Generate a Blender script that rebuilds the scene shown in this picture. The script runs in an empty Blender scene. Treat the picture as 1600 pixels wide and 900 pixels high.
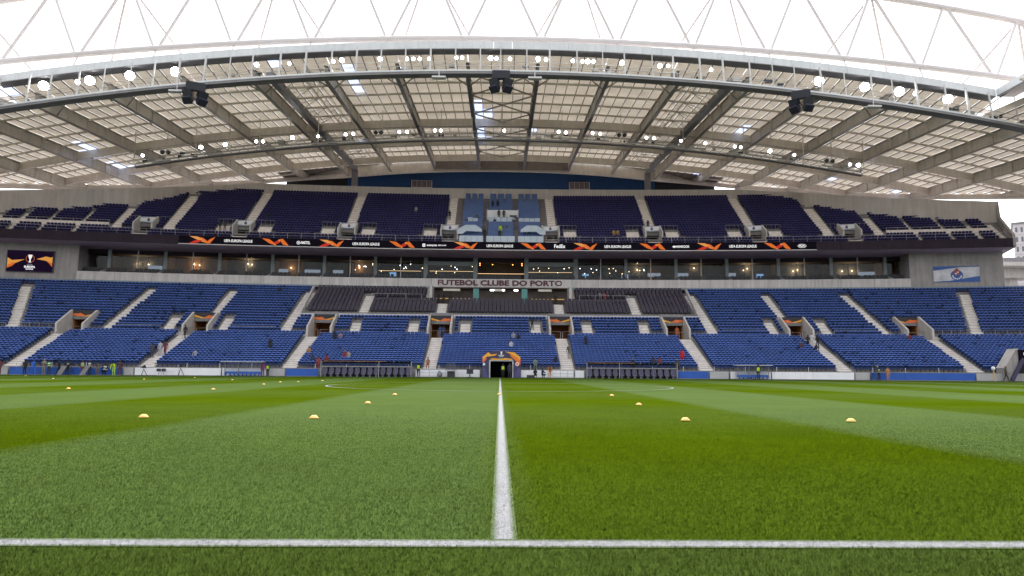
import bpy, bmesh, math, random
import numpy as np
from mathutils import Vector, Matrix

random.seed(7)
rng = np.random.default_rng(7)
SC = bpy.context.scene
COL = SC.collection
R = math.radians

# ------------------------------------------------------------------ camera
cam_d = bpy.data.cameras.new("camera")
cam = bpy.data.objects.new("camera", cam_d)
COL.objects.link(cam)
cam_d.sensor_width = 36.0
cam_d.lens = 1067.88 / 1600 * 36.0
cam_d.clip_start = 0.05
cam_d.clip_end = 6000.0
_yaw, _pit, _rol = 0.0168138, 0.1195146, 0.0068391
_f = Vector((math.sin(_yaw) * math.cos(_pit), math.cos(_yaw) * math.cos(_pit), math.sin(_pit)))
_r = Vector((math.cos(_yaw), -math.sin(_yaw), 0))
_u = _r.cross(_f)
_r2 = _r * math.cos(_rol) + _u * math.sin(_rol)
_u2 = _u * math.cos(_rol) - _r * math.sin(_rol)
M = Matrix.Identity(4)
for i in range(3):
    M[i][0], M[i][1], M[i][2] = _r2[i], _u2[i], -_f[i]
CAMP = Vector((-0.02848, -3.56983, 0.86998))
M.translation = CAMP
cam.matrix_world = M
SC.camera = cam

# ------------------------------------------------------------------ world, sun, exposure
SUN_EL, SUN_AZ = 60.0, 8.0
world = bpy.data.worlds.new("World")
SC.world = world
world.use_nodes = True
nt = world.node_tree
nt.nodes.clear()
sky = nt.nodes.new("ShaderNodeTexSky")
sky.sky_type = 'NISHITA'
sky.sun_disc = False
sky.sun_elevation = R(SUN_EL)
sky.sun_rotation = R(SUN_AZ)
sky.air_density = 1.0
sky.dust_density = 4.0
sky.ozone_density = 1.0
hs = nt.nodes.new("ShaderNodeHueSaturation")
hs.inputs['Saturation'].default_value = 0.10
bg = nt.nodes.new("ShaderNodeBackground")
bg.inputs['Strength'].default_value = 0.15
wo = nt.nodes.new("ShaderNodeOutputWorld")
nt.links.new(sky.outputs[0], hs.inputs['Color'])
nt.links.new(hs.outputs[0], bg.inputs[0])
nt.links.new(bg.outputs[0], wo.inputs[0])
sun_d = bpy.data.lights.new("sun", 'SUN')
sun_d.energy = 0.5
sun_d.angle = R(35)
sun_d.color = (1.0, 0.97, 0.93)
sun = bpy.data.objects.new("sun", sun_d)
COL.objects.link(sun)
_az = R(SUN_AZ)
_sd = Vector((math.sin(_az) * math.cos(R(SUN_EL)), math.cos(_az) * math.cos(R(SUN_EL)), math.sin(R(SUN_EL))))
sun.rotation_euler = (-_sd).to_track_quat('-Z', 'Y').to_euler()
SC.view_settings.view_transform = 'Standard'
SC.view_settings.look = 'None'
SC.view_settings.exposure = 1.85
SC.view_settings.gamma = 1.0
SC.view_settings.use_curve_mapping = False
SC.render.engine = 'CYCLES'
SC.cycles.use_denoising = True
SC.cycles.max_bounces = 8
SC.cycles.diffuse_bounces = 4
SC.cycles.transmission_bounces = 6
SC.cycles.transparent_max_bounces = 8
SC.cycles.sample_clamp_indirect = 6.0
SC.cycles.caustics_reflective = False
SC.cycles.caustics_refractive = False

# ------------------------------------------------------------------ materials
def _mat(name):
    m = bpy.data.materials.new(name)
    m.use_nodes = True
    t = m.node_tree
    b = t.nodes["Principled BSDF"]
    return m, t, b

def _noise(t, scale, detail=4.0, rough=0.6, stretch=None):
    g = t.nodes.new("ShaderNodeNewGeometry")
    n = t.nodes.new("ShaderNodeTexNoise")
    n.inputs['Scale'].default_value = scale
    n.inputs['Detail'].default_value = detail
    n.inputs['Roughness'].default_value = rough
    if stretch:
        mp = t.nodes.new("ShaderNodeMapping")
        mp.inputs['Scale'].default_value = stretch
        t.links.new(g.outputs['Position'], mp.inputs[0])
        t.links.new(mp.outputs[0], n.inputs['Vector'])
    else:
        t.links.new(g.outputs['Position'], n.inputs['Vector'])
    return n

def _mul(t, a, b, fac=1.0):
    x = t.nodes.new("ShaderNodeMix")
    x.data_type = 'RGBA'
    x.blend_type = 'MULTIPLY'
    x.inputs[0].default_value = fac
    t.links.new(a, x.inputs[6]) if not isinstance(a, tuple) else setattr(x.inputs[6], 'default_value', a)
    t.links.new(b, x.inputs[7]) if not isinstance(b, tuple) else setattr(x.inputs[7], 'default_value', b)
    return x.outputs[2]

def _ramp(t, src, lo, hi, p0=0.3, p1=0.7):
    r = t.nodes.new("ShaderNodeMapRange")
    r.inputs[1].default_value = p0
    r.inputs[2].default_value = p1
    r.inputs[3].default_value = lo
    r.inputs[4].default_value = hi
    t.links.new(src, r.inputs[0])
    return r.outputs[0]

def paint(name, col, rough=0.5, metal=0.0, vary=0.12, scale=0.8, streak=0.0, tone=False, bump=0.0, bscale=6.0, spec=0.5):
    """plain surface whose colour wanders a little (dirt, wear)"""
    m, t, b = _mat(name)
    b.inputs['Roughness'].default_value = rough
    b.inputs['Metallic'].default_value = metal
    b.inputs['Specular IOR Level'].default_value = spec
    c = (col[0], col[1], col[2], 1)
    out = c
    if vary > 0:
        n = _noise(t, scale)
        v = _ramp(t, n.outputs[0], 1 - vary, 1 + vary)
        out = _mul(t, out, v)
    if streak > 0:
        n2 = _noise(t, 1.0, 5.0, 0.65, (2.2, 2.2, 0.16))
        v2 = _ramp(t, n2.outputs[0], 1 - streak, 1.0 + streak * 0.3, 0.32, 0.62)
        out = _mul(t, out, v2)
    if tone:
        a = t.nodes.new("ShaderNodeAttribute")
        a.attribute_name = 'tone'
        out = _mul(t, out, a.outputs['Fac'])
    if isinstance(out, tuple):
        b.inputs['Base Color'].default_value = out
    else:
        t.links.new(out, b.inputs['Base Color'])
    if bump > 0:
        n3 = _noise(t, bscale, 6.0, 0.7)
        bp = t.nodes.new("ShaderNodeBump")
        bp.inputs['Strength'].default_value = bump
        bp.inputs['Distance'].default_value = 0.02
        t.links.new(n3.outputs[0], bp.inputs['Height'])
        t.links.new(bp.outputs[0], b.inputs['Normal'])
    return m

def glow(name, col, strength):
    m = bpy.data.materials.new(name)
    m.use_nodes = True
    t = m.node_tree
    t.nodes.clear()
    e = t.nodes.new("ShaderNodeEmission")
    e.inputs[0].default_value = (*col, 1)
    e.inputs[1].default_value = strength * 0.30      # seen through the exposure set above
    o = t.nodes.new("ShaderNodeOutputMaterial")
    t.links.new(e.outputs[0], o.inputs[0])
    return m

def translucent(name, dif, tra, vary=0.06):
    m = bpy.data.materials.new(name)
    m.use_nodes = True
    t = m.node_tree
    t.nodes.clear()
    a = t.nodes.new("ShaderNodeBsdfDiffuse")
    b = t.nodes.new("ShaderNodeBsdfTranslucent")
    ad = t.nodes.new("ShaderNodeAddShader")
    n = _noise(t, 0.35, 4.0, 0.6)
    v = _ramp(t, n.outputs[0], 1 - vary, 1 + vary)
    t.links.new(_mul(t, (*dif, 1), v), a.inputs[0])
    t.links.new(_mul(t, (*tra, 1), v), b.inputs[0])
    o = t.nodes.new("ShaderNodeOutputMaterial")
    t.links.new(a.outputs[0], ad.inputs[0])
    t.links.new(b.outputs[0], ad.inputs[1])
    t.links.new(ad.outputs[0], o.inputs[0])
    return m

def glass(name, tint=(0.85, 0.9, 0.92), refl=0.12, rough=0.02):
    m = bpy.data.materials.new(name)
    m.use_nodes = True
    t = m.node_tree
    t.nodes.clear()
    a = t.nodes.new("ShaderNodeBsdfTransparent")
    a.inputs[0].default_value = (*tint, 1)
    b = t.nodes.new("ShaderNodeBsdfGlossy")
    b.inputs['Roughness'].default_value = rough
    fr = t.nodes.new("ShaderNodeFresnel")
    fr.inputs[0].default_value = 1.5
    ad = t.nodes.new("ShaderNodeMath")
    ad.operation = 'ADD'
    ad.use_clamp = True
    ad.inputs[1].default_value = refl
    t.links.new(fr.outputs[0], ad.inputs[0])
    mx = t.nodes.new("ShaderNodeMixShader")
    o = t.nodes.new("ShaderNodeOutputMaterial")
    t.links.new(ad.outputs[0], mx.inputs[0])
    t.links.new(a.outputs[0], mx.inputs[1])
    t.links.new(b.outputs[0], mx.inputs[2])
    t.links.new(mx.outputs[0], o.inputs[0])
    return m

MT = {}
MT['aisle'] = paint('aisle_concrete', (0.64, 0.60, 0.575), 0.85, vary=0.14, scale=1.3, streak=0.1, bump=0.3)
MT['aisle_up'] = paint('pale_stair_concrete', (0.76, 0.69, 0.64), 0.85, vary=0.12, scale=1.3, streak=0.1, bump=0.3)
MT['terrace'] = paint('terrace_concrete', (0.20, 0.19, 0.19), 0.9, vary=0.2, scale=0.9, bump=0.3)
MT['wall'] = paint('wall_concrete', (0.34, 0.315, 0.31), 0.88, vary=0.12, scale=0.5, streak=0.22, bump=0.25)
MT['rearwall'] = paint('rear_wall_concrete', (0.56, 0.51, 0.485), 0.88, vary=0.08, scale=0.35, streak=0.14, bump=0.2)
MT['fascia'] = paint('fascia_concrete', (0.58, 0.54, 0.535), 0.85, vary=0.08, scale=0.6, streak=0.22, bump=0.2)
MT['portal'] = paint('portal_concrete', (0.52, 0.49, 0.475), 0.8, vary=0.1, scale=0.8, streak=0.12)
MT['dark_concrete'] = paint('dark_parapet', (0.036, 0.025, 0.037), 0.85, vary=0.12, scale=0.6, streak=0.15, spec=0.2)
MT['soffit'] = paint('soffit_concrete', (0.47, 0.36, 0.48), 0.8, vary=0.12, scale=0.35)
MT['soffit_strip'] = paint('soffit_strip_metal', (0.20, 0.245, 0.27), 0.5, vary=0.1)
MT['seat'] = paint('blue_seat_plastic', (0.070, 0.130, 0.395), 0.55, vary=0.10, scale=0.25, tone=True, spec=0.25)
MT['seat_up'] = paint('shaded_seat_plastic', (0.044, 0.038, 0.165), 0.55, vary=0.10, scale=0.25, tone=True, spec=0.25)  # same blue plastic with the shade under the roof put into its colour
MT['seat_vip'] = paint('grey_padded_seat', (0.054, 0.045, 0.066), 0.6, vary=0.1, scale=0.3, tone=True, spec=0.3)
MT['seat_box'] = paint('black_seat', (0.008, 0.008, 0.014), 0.5, vary=0.1)
MT['white_metal'] = paint('white_steel', (0.58, 0.54, 0.545), 0.45, vary=0.05, scale=0.3)
MT['white_clad'] = paint('white_cladding', (0.64, 0.655, 0.685), 0.45, vary=0.06, scale=0.5, streak=0.08)
MT['mid_steel'] = paint('mid_grey_steel', (0.30, 0.285, 0.285), 0.5, vary=0.1)
MT['dark_steel'] = paint('dark_grey_steel', (0.21, 0.20, 0.215), 0.5, vary=0.12, scale=0.6, streak=0.1)
MT['beige_steel'] = paint('beige_steel', (0.62, 0.56, 0.505), 0.55, vary=0.10, scale=0.5, streak=0.12)
MT['bar_steel'] = paint('brown_grey_steel', (0.33, 0.30, 0.27), 0.55, vary=0.10, scale=0.5)
MT['joint_steel'] = paint('brown_joint_steel', (0.125, 0.11, 0.098), 0.6, vary=0.1)
MT['pale_steel'] = paint('pale_grey_steel', (0.55, 0.54, 0.54), 0.45, vary=0.08)
MT['rail'] = paint('rail_steel', (0.42, 0.41, 0.42), 0.35, metal=0.6, vary=0.08)
MT['panel'] = translucent('roof_sheet', (0.50, 0.47, 0.435), (0.295, 0.278, 0.255))
MT['panel_clear'] = translucent('clear_roof_sheet', (0.40, 0.42, 0.50), (0.48, 0.515, 0.60))
MT['brown_clad'] = paint('brown_cladding', (0.17, 0.14, 0.13), 0.6, vary=0.15, streak=0.1)
MT['blue_wall'] = paint('blue_rear_wall', (0.011, 0.060, 0.175), 0.6, vary=0.12, scale=0.4)
MT['black'] = paint('black_gap', (0.012, 0.012, 0.016), 0.7, vary=0.2)
MT['pitch_black'] = paint('unlit_passage', (0.003, 0.003, 0.004), 0.95, vary=0, spec=0.0)
MT['blackm'] = paint('black_metal', (0.022, 0.024, 0.038), 0.4, vary=0.15)
MT['press_blue'] = paint('press_blue', (0.075, 0.13, 0.30), 0.6, vary=0.10, scale=0.7)
MT['press_stair'] = paint('press_stair_carpet', (0.16, 0.135, 0.135), 0.85, vary=0.12)
MT['press_pale'] = paint('press_pale_panel', (0.46, 0.53, 0.62), 0.3, vary=0.1)
MT['white_board'] = paint('white_board', (0.80, 0.80, 0.86), 0.5, vary=0.05, streak=0.06)
MT['blue_board'] = paint('blue_board', (0.012, 0.085, 0.42), 0.5, vary=0.1, streak=0.08)
MT['grey_board'] = paint('grey_board', (0.42, 0.41, 0.43), 0.7, vary=0.08, streak=0.1)
MT['teal'] = paint('teal_glass_frame', (0.05, 0.22, 0.21), 0.3, vary=0.1)
MT['mullion'] = paint('blue_grey_column', (0.22, 0.25, 0.28), 0.5, vary=0.08)
MT['box_dark'] = paint('box_interior_dark', (0.09, 0.07, 0.06), 0.7, vary=0.35, scale=0.5)
MT['box_brown'] = paint('box_interior_brown', (0.22, 0.11, 0.05), 0.6, vary=0.3, scale=0.6)
MT['box_grey'] = paint('box_interior_grey', (0.13, 0.12, 0.115), 0.7, vary=0.4, scale=0.8)
MT['box_ceil'] = paint('box_ceiling', (0.24, 0.20, 0.16), 0.8, vary=0.2)
MT['tunnel_orange'] = paint('orange_lit_passage', (0.30, 0.12, 0.025), 0.7, vary=0.25, scale=0.7)  # orange lamplight painted into the walls, no lamp stands inside
MT['glass'] = glass('window_glass', (0.80, 0.84, 0.86), -0.03)
MT['clear'] = glass('clear_canopy', (0.80, 0.84, 0.90), 0.06, 0.05)
MT['letter'] = paint('maroon_letter', (0.075, 0.010, 0.014), 0.5, vary=0.05)
MT['led_black'] = paint('led_black', (0.010, 0.007, 0.014), 0.9, vary=0.1, spec=0.05)
MT['led_white'] = glow('led_white', (1, 1, 1), 0.85)
MT['led_orange'] = glow('led_orange', (1.0, 0.22, 0.045), 0.62)
MT['led_light_orange'] = glow('led_light_orange', (1.0, 0.42, 0.12), 0.66)
MT['led_red'] = glow('led_red', (0.85, 0.06, 0.04), 0.55)
MT['scr_amber'] = glow('screen_amber', (1.0, 0.44, 0.09), 0.62)
MT['scr_orange'] = glow('screen_orange', (0.95, 0.21, 0.04), 0.60)
MT['scr_black'] = glow('screen_black', (0.018, 0.008, 0.03), 0.5)
MT['print_amber'] = paint('print_amber', (0.80, 0.36, 0.03), 0.6, vary=0.15, scale=2.0)
MT['print_orange'] = paint('print_orange', (0.75, 0.15, 0.02), 0.6, vary=0.15, scale=2.0)
MT['print_black'] = paint('print_black', (0.018, 0.016, 0.024), 0.6, vary=0.1)
MT['purple'] = paint('dark_purple_vinyl', (0.035, 0.030, 0.085), 0.5, vary=0.15)
MT['flag_white'] = paint('flag_white', (0.60, 0.60, 0.64), 0.7, vary=0.22, scale=0.9)
MT['print_white'] = paint('print_white', (0.78, 0.78, 0.80), 0.6, vary=0.05)
MT['print_blue'] = paint('print_blue', (0.035, 0.11, 0.36), 0.6, vary=0.1)
MT['print_red'] = paint('print_red', (0.35, 0.08, 0.07), 0.6, vary=0.1)
MT['lamp'] = glow('lamp_lens', (1.0, 0.985, 0.95), 26.0)
MT['lamp_big'] = glow('lamp_lens_bright', (0.98, 1.0, 0.985), 60.0)
MT['lamp_off'] = paint('lamp_off', (0.03, 0.03, 0.035), 0.2, vary=0.0)
MT['warm'] = glow('warm_lamp', (1.0, 0.68, 0.34), 9.0)
MT['warm_dim'] = glow('warm_dim_lamp', (1.0, 0.62, 0.30), 1.6)
MT['strip'] = glow('strip_light', (1.0, 0.85, 0.7), 1.6)
MT['orange_lamp'] = glow('orange_lamp', (1.0, 0.36, 0.08), 5.0)
MT['cool'] = glow('cool_lamp', (0.9, 0.95, 1.0), 8.0)
MT['tv'] = glow('tv_screen', (0.35, 0.6, 1.0), 0.7)
MT['yellow_strip'] = glow('yellow_strip', (1.0, 0.62, 0.2), 0.45)
MT['cone'] = paint('yellow_cone_plastic', (0.60, 0.37, 0.09), 0.6, vary=0.08, scale=6.0)
MT['skin'] = paint('skin', (0.50, 0.29, 0.21), 0.6, vary=0.06, scale=5.0)
MT['shoe'] = paint('shoe', (0.02, 0.02, 0.022), 0.6, vary=0.0)
MT['apt'] = paint('apartment_render', (0.58, 0.55, 0.57), 0.85, vary=0.08, scale=0.4, streak=0.1)
MT['apt_win'] = paint('apartment_glass', (0.12, 0.12, 0.14), 0.2, vary=0.1)
MT['viaduct'] = paint('viaduct_concrete', (0.50, 0.47, 0.46), 0.85, vary=0.1, streak=0.15)
MT['ground'] = paint('outer_ground', (0.16, 0.155, 0.15), 0.95, vary=0.15, scale=0.2)
_cloth = {}
def cloth(c):
    k = tuple(round(x, 3) for x in c)
    if k not in _cloth:
        _cloth[k] = paint('cloth_%d' % len(_cloth), k, 0.85, vary=0.12, scale=4.0)
    return _cloth[k]

# ---- grass colour as a function of place on the pitch (mowing bands, paint lines)
def grass_nodes(t, blade=False):
    g = t.nodes.new("ShaderNodeNewGeometry")
    sp = t.nodes.new("ShaderNodeSeparateXYZ")
    t.links.new(g.outputs['Position'], sp.inputs[0])
    def math_(op, a, b=None, c=None):
        n = t.nodes.new("ShaderNodeMath")
        n.operation = op
        for i, v in enumerate((a, b, c)):
            if v is None:
                continue
            if isinstance(v, (int, float)):
                n.inputs[i].default_value = v
            else:
                t.links.new(v, n.inputs[i])
        return n.outputs[0]
    X, Y = sp.outputs[0], sp.outputs[1]
    wob = _noise(t, 1.1, 3.0, 0.6)
    Xw = math_('ADD', X, math_('MULTIPLY', math_('SUBTRACT', wob.outputs[0], 0.5), 0.35))
    Yw = math_('ADD', Y, math_('MULTIPLY', math_('SUBTRACT', wob.outputs[0], 0.5), 0.6))
    def band(v, w, off, soft):
        # smooth square wave 0..1 of period 2w
        s = math_('SINE', math_('MULTIPLY', math_('ADD', v, off), math.pi / w))
        return _ramp(t, s, 0.0, 1.0, -soft, soft)
    bx = band(Xw, 5.12, 5.12, 0.16)      # light just left of the halfway line
    by = band(Yw, 5.7, -7.4, 0.9)
    near = _ramp(t, Y, 0.0, 1.0, -0.05, 0.05)
    bx = math_('ADD', math_('MULTIPLY', bx, near), math_('MULTIPLY', math_('SUBTRACT', 1.0, near), 0.5))
    # tone: 0 dark .. 1 light
    tone = math_('ADD', math_('MULTIPLY', bx, 0.84), math_('MULTIPLY', by, 0.16))
    mx = t.nodes.new("ShaderNodeMix")
    mx.data_type = 'RGBA'
    t.links.new(tone, mx.inputs[0])
    mx.inputs[6].default_value = (0.0385, 0.062, 0.0018, 1)
    mx.inputs[7].default_value = (0.043, 0.074, 0.0108, 1)
    edge = _ramp(t, Y, 0.80, 1.0, -0.05, 0.05)
    base_ = _mul(t, mx.outputs[2], edge)
    global GRASS_TONE
    GRASS_TONE = tone
    n1 = _noise(t, 0.55, 5.0, 0.65)
    n2 = _noise(t, 95.0, 4.0, 0.7)
    n3 = _noise(t, 1.0, 4.0, 0.7, (1.4, 30.0, 1.0))
    col = _mul(t, base_, _ramp(t, n1.outputs[0], 0.90, 1.10, 0.3, 0.7))
    col = _mul(t, col, _ramp(t, n2.outputs[0], 0.90, 1.10, 0.3, 0.7))
    col = _mul(t, col, _ramp(t, n3.outputs[0], 0.88, 1.12, 0.3, 0.7))
    # worn, brownish patches
    n4 = _noise(t, 2.3, 5.0, 0.7)
    wear = _ramp(t, n4.outputs[0], 0.0, 0.5, 0.62, 0.80)
    m2 = t.nodes.new("ShaderNodeMix")
    m2.data_type = 'RGBA'
    t.links.new(wear, m2.inputs[0])
    t.links.new(col, m2.inputs[6])
    m2.inputs[7].default_value = (0.055, 0.052, 0.012, 1)
    col = m2.outputs[2]
    if blade:
        a = t.nodes.new("ShaderNodeAttribute")
        a.attribute_name = 'tone'
        col = _mul(t, col, a.outputs['Fac'])
        # paint on the blades that stand in a line
        wb = _noise(t, 40.0, 2.0, 0.6)
        jit = math_('MULTIPLY', math_('SUBTRACT', wb.outputs[0], 0.5), 0.03)
        ay = math_('ADD', math_('ABSOLUTE', Y), jit)
        ax = math_('ADD', math_('ABSOLUTE', X), jit)
        ly = math_('LESS_THAN', ay, 0.06)
        lx = math_('MULTIPLY', math_('LESS_THAN', ax, 0.052), math_('GREATER_THAN', Y, -0.02))
        pl = math_('MAXIMUM', lx, ly)
        pv = _noise(t, 60.0, 3.0, 0.7)
        pl = math_('MULTIPLY', pl, _ramp(t, pv.outputs[0], 0.55, 1.0, 0.30, 0.48))
        m3 = t.nodes.new("ShaderNodeMix")
        m3.data_type = 'RGBA'
        t.links.new(pl, m3.inputs[0])
        t.links.new(col, m3.inputs[6])
        m3.inputs[7].default_value = (0.195, 0.195, 0.208, 1)
        col = m3.outputs[2]
    return col

def grass_mat(name, blade):
    m, t, b = _mat(name)
    t.links.new(grass_nodes(t, blade), b.inputs['Base Color'])
    b.inputs['Roughness'].default_value = 0.85
    sl = t.nodes.new("ShaderNodeMath")
    sl.operation = 'MULTIPLY'
    sl.inputs[1].default_value = 0.045
    t.links.new(GRASS_TONE, sl.inputs[0])
    t.links.new(sl.outputs[0], b.inputs['Specular IOR Level'])
    if blade:
        cn = t.nodes.new("ShaderNodeCombineXYZ")
        cn.inputs[2].default_value = 1.0
        t.links.new(cn.outputs[0], b.inputs['Normal'])
    else:
        n = _noise(t, 55.0, 6.0, 0.8)
        bp = t.nodes.new("ShaderNodeBump")
        bp.inputs['Strength'].default_value = 0.35
        bp.inputs['Distance'].default_value = 0.015
        t.links.new(n.outputs[0], bp.inputs['Height'])
        t.links.new(bp.outputs[0], b.inputs['Normal'])
    return m
MT['turf'] = grass_mat('turf', False)
MT['blade'] = grass_mat('turf_blade', True)

def line_mat(name, axis=None, half=0.05):
    m, t, b = _mat(name)
    n = _noise(t, 24.0, 5.0, 0.75)
    v = _ramp(t, n.outputs[0], 0.35, 1.0, 0.30, 0.50)
    if axis is not None:
        g = t.nodes.new("ShaderNodeNewGeometry")
        sp = t.nodes.new("ShaderNodeSeparateXYZ")
        t.links.new(g.outputs['Position'], sp.inputs[0])
        ab = t.nodes.new("ShaderNodeMath"); ab.operation = 'ABSOLUTE'
        t.links.new(sp.outputs[axis], ab.inputs[0])
        e = _noise(t, 42.0, 4.0, 0.8)
        ad = t.nodes.new("ShaderNodeMath"); ad.operation = 'MULTIPLY_ADD'
        ad.inputs[1].default_value = 0.10
        t.links.new(e.outputs[0], ad.inputs[0])
        t.links.new(ab.outputs[0], ad.inputs[2])
        ed = _ramp(t, ad.outputs[0], 1.0, 0.0, half + 0.036, half + 0.060)
        mu = t.nodes.new("ShaderNodeMath"); mu.operation = 'MULTIPLY'
        t.links.new(v, mu.inputs[0]); t.links.new(ed, mu.inputs[1])
        v = mu.outputs[0]
    mx = t.nodes.new("ShaderNodeMix")
    mx.data_type = 'RGBA'
    t.links.new(v, mx.inputs[0])
    t.links.new(grass_nodes(t), mx.inputs[6])
    mx.inputs[7].default_value = (0.195, 0.195, 0.208, 1)
    t.links.new(mx.outputs[2], b.inputs['Base Color'])
    b.inputs['Roughness'].default_value = 0.9
    return m
MT['line_y'] = line_mat('touchline_paint', 1, 0.050)
MT['line_x'] = line_mat('halfway_paint', 0, 0.044)
MT['line'] = line_mat('line_paint')

# ------------------------------------------------------------------ mesh building
class MB:
    def __init__(s):
        s.v, s.f, s.m = [], [], []
    def add(s, vs, fs, mi=0):
        o = len(s.v)
        s.v += [tuple(p) for p in vs]
        s.f += [tuple(o + i for i in f) for f in fs]
        s.m += [mi] * len(fs)
        return s
    def box(s, c, d, mi=0, rz=0.0, ax=None):
        """box of size d centred on c; ax = 3 axis vectors"""
        if ax is None:
            ca, sa = math.cos(rz), math.sin(rz)
            ax = (Vector((ca, sa, 0)), Vector((-sa, ca, 0)), Vector((0, 0, 1)))
        c = Vector(c)
        vs = []
        for k in (-.5, .5):
            for j in (-.5, .5):
                for i in (-.5, .5):
                    vs.append(c + ax[0] * (d[0] * i) + ax[1] * (d[1] * j) + ax[2] * (d[2] * k))
        return s.add(vs, [(0, 2, 3, 1), (4, 5, 7, 6), (0, 1, 5, 4), (2, 6, 7, 3), (0, 4, 6, 2), (1, 3, 7, 5)], mi)
    def bar(s, a, b, w, h, mi=0, up=(0, 0, 1)):
        """rectangular bar from a to b, w across, h along up"""
        a, b = Vector(a), Vector(b)
        d = b - a
        L = d.length
        x = d / L
        y = Vector(up).cross(x)
        if y.length < 1e-5:
            y = Vector((1, 0, 0))
        y.normalize()
        z = x.cross(y)
        return s.box((a + b) / 2, (L, w, h), mi, ax=(x, y, z))
    def tube(s, pts, r, n=8, mi=0, cap=True):
        pts = [Vector(p) for p in pts]
        rs = r if isinstance(r, (list, tuple)) else [r] * len(pts)
        rings = []
        for i, p in enumerate(pts):
            d = (pts[min(i + 1, len(pts) - 1)] - pts[max(i - 1, 0)]).normalized()
            ref = Vector((0, 0, 1)) if abs(d.z) < 0.9 else Vector((0, 1, 0))
            a = d.cross(ref).normalized()
            b = a.cross(d)
            rings.append([p + (a * math.cos(2 * math.pi * k / n) + b * math.sin(2 * math.pi * k / n)) * rs[i] for k in range(n)])
        vs = [q for rg in rings for q in rg]
        fs = []
        for i in range(len(pts) - 1):
            for k in range(n):
                fs.append((i * n + k, i * n + (k + 1) % n, (i + 1) * n + (k + 1) % n, (i + 1) * n + k))
        if cap:
            fs.append(tuple(range(n))[::-1])
            fs.append(tuple((len(pts) - 1) * n + k for k in range(n)))
        return s.add(vs, fs, mi)
    def lathe(s, prof, n=16, mi=0, c=(0, 0, 0)):
        """profile of (radius, z) turned about z through c"""
        c = Vector(c)
        vs, fs = [], []
        for (r, z) in prof:
            for k in range(n):
                a = 2 * math.pi * k / n
                vs.append(c + Vector((r * math.cos(a), r * math.sin(a), z)))
        for i in range(len(prof) - 1):
            for k in range(n):
                fs.append((i * n + k, i * n + (k + 1) % n, (i + 1) * n + (k + 1) % n, (i + 1) * n + k))
        fs.append(tuple(range(n))[::-1])
        fs.append(tuple((len(prof) - 1) * n + k for k in range(n)))
        return s.add(vs, fs, mi)
    def prism(s, poly, o, ax, ay, az, depth, mi=0):
        """polygon in the plane (ax, ay) at o, thickened by depth along az"""
        o, ax, ay, az = Vector(o), Vector(ax), Vector(ay), Vector(az)
        n = len(poly)
        vs = [o + ax * p[0] + ay * p[1] for p in poly] + [o + ax * p[0] + ay * p[1] + az * depth for p in poly]
        fs = [tuple(range(n)), tuple(range(2 * n - 1, n - 1, -1))]
        for k in range(n):
            fs.append((k, n + k, n + (k + 1) % n, (k + 1) % n)[::-1])
        return s.add(vs, fs, mi)
    def mesh(s, name, mats):
        me = bpy.data.meshes.new(name)
        me.from_pydata(s.v, [], s.f)
        for m in (mats if isinstance(mats, (list, tuple)) else [mats]):
            me.materials.append(m)
        if any(s.m):
            me.polygons.foreach_set('material_index', s.m)
        bm = bmesh.new()
        bm.from_mesh(me)
        bmesh.ops.recalc_face_normals(bm, faces=bm.faces)
        bm.to_mesh(me)
        bm.free()
        return me
    def build(s, name, mats, parent=None, smooth=False):
        me = s.mesh(name, mats)
        if smooth:
            me.polygons.foreach_set('use_smooth', [True] * len(me.polygons))
        return link(name, me, parent)

def link(name, data, parent=None, loc=None):
    o = bpy.data.objects.new(name, data)
    COL.objects.link(o)
    if parent is not None:
        o.parent = parent
        if loc is None:
            o.location = -WLOC.get(parent.name, Vector((0, 0, 0)))   # mesh written in world coordinates
            WLOC[o.name] = Vector((0, 0, 0))
    if loc is not None:
        o.location = loc
    return o
WLOC = {}
def thing(name, label, cat, loc=(0, 0, 0), group=None, rz=0.0, world=True):
    """Empty at the thing's base; its parts are children. world: parts are written in world coordinates"""
    o = bpy.data.objects.new(name, None)
    COL.objects.link(o)
    o.empty_display_size = 0.3
    o.location = loc
    o.rotation_euler = (0, 0, rz)
    tag(o, label, cat, group)
    if world:
        WLOC[o.name] = Vector(loc)
    return o
def tag(o, label=None, cat=None, group=None, kind=None):
    if label: o['label'] = label
    if cat: o['category'] = cat
    if group: o['group'] = group
    if kind: o['kind'] = kind
    return o
def sub(o, name, me, loc, rot=None):
    """child with its own place, in its parent's coordinates (world for things written in world coordinates)"""
    c = bpy.data.objects.new(name, me)
    COL.objects.link(c)
    c.parent = o
    c.location = Vector(loc) - WLOC.get(o.name, Vector((0, 0, 0)))
    if rot is not None:
        c.rotation_euler = rot
    return c
ORD = ['first', 'second', 'third', 'fourth', 'fifth', 'sixth', 'seventh', 'eighth', 'ninth', 'tenth', 'eleventh', 'twelfth', 'thirteenth',
       'fourteenth', 'fifteenth', 'sixteenth', 'seventeenth', 'eighteenth', 'nineteenth', 'twentieth']
def from_ends(i, n):
    if i == 0: return 'leftmost'
    if i == n - 1: return 'rightmost'
    if i < n / 2: return ORD[i] + ' from the left end'
    return ORD[n - 1 - i] + ' from the right end'

# ------------------------------------------------------------------ the stand's plan: arcs about one centre
CY = -295.0
def P(th, s, z=0.0):
    r = s - CY
    a = R(th)
    return Vector((r * math.sin(a), CY + r * math.cos(a), z))
def er(th): return Vector((math.sin(R(th)), math.cos(R(th)), 0))
def et(th): return Vector((math.cos(R(th)), -math.sin(R(th)), 0))

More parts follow.
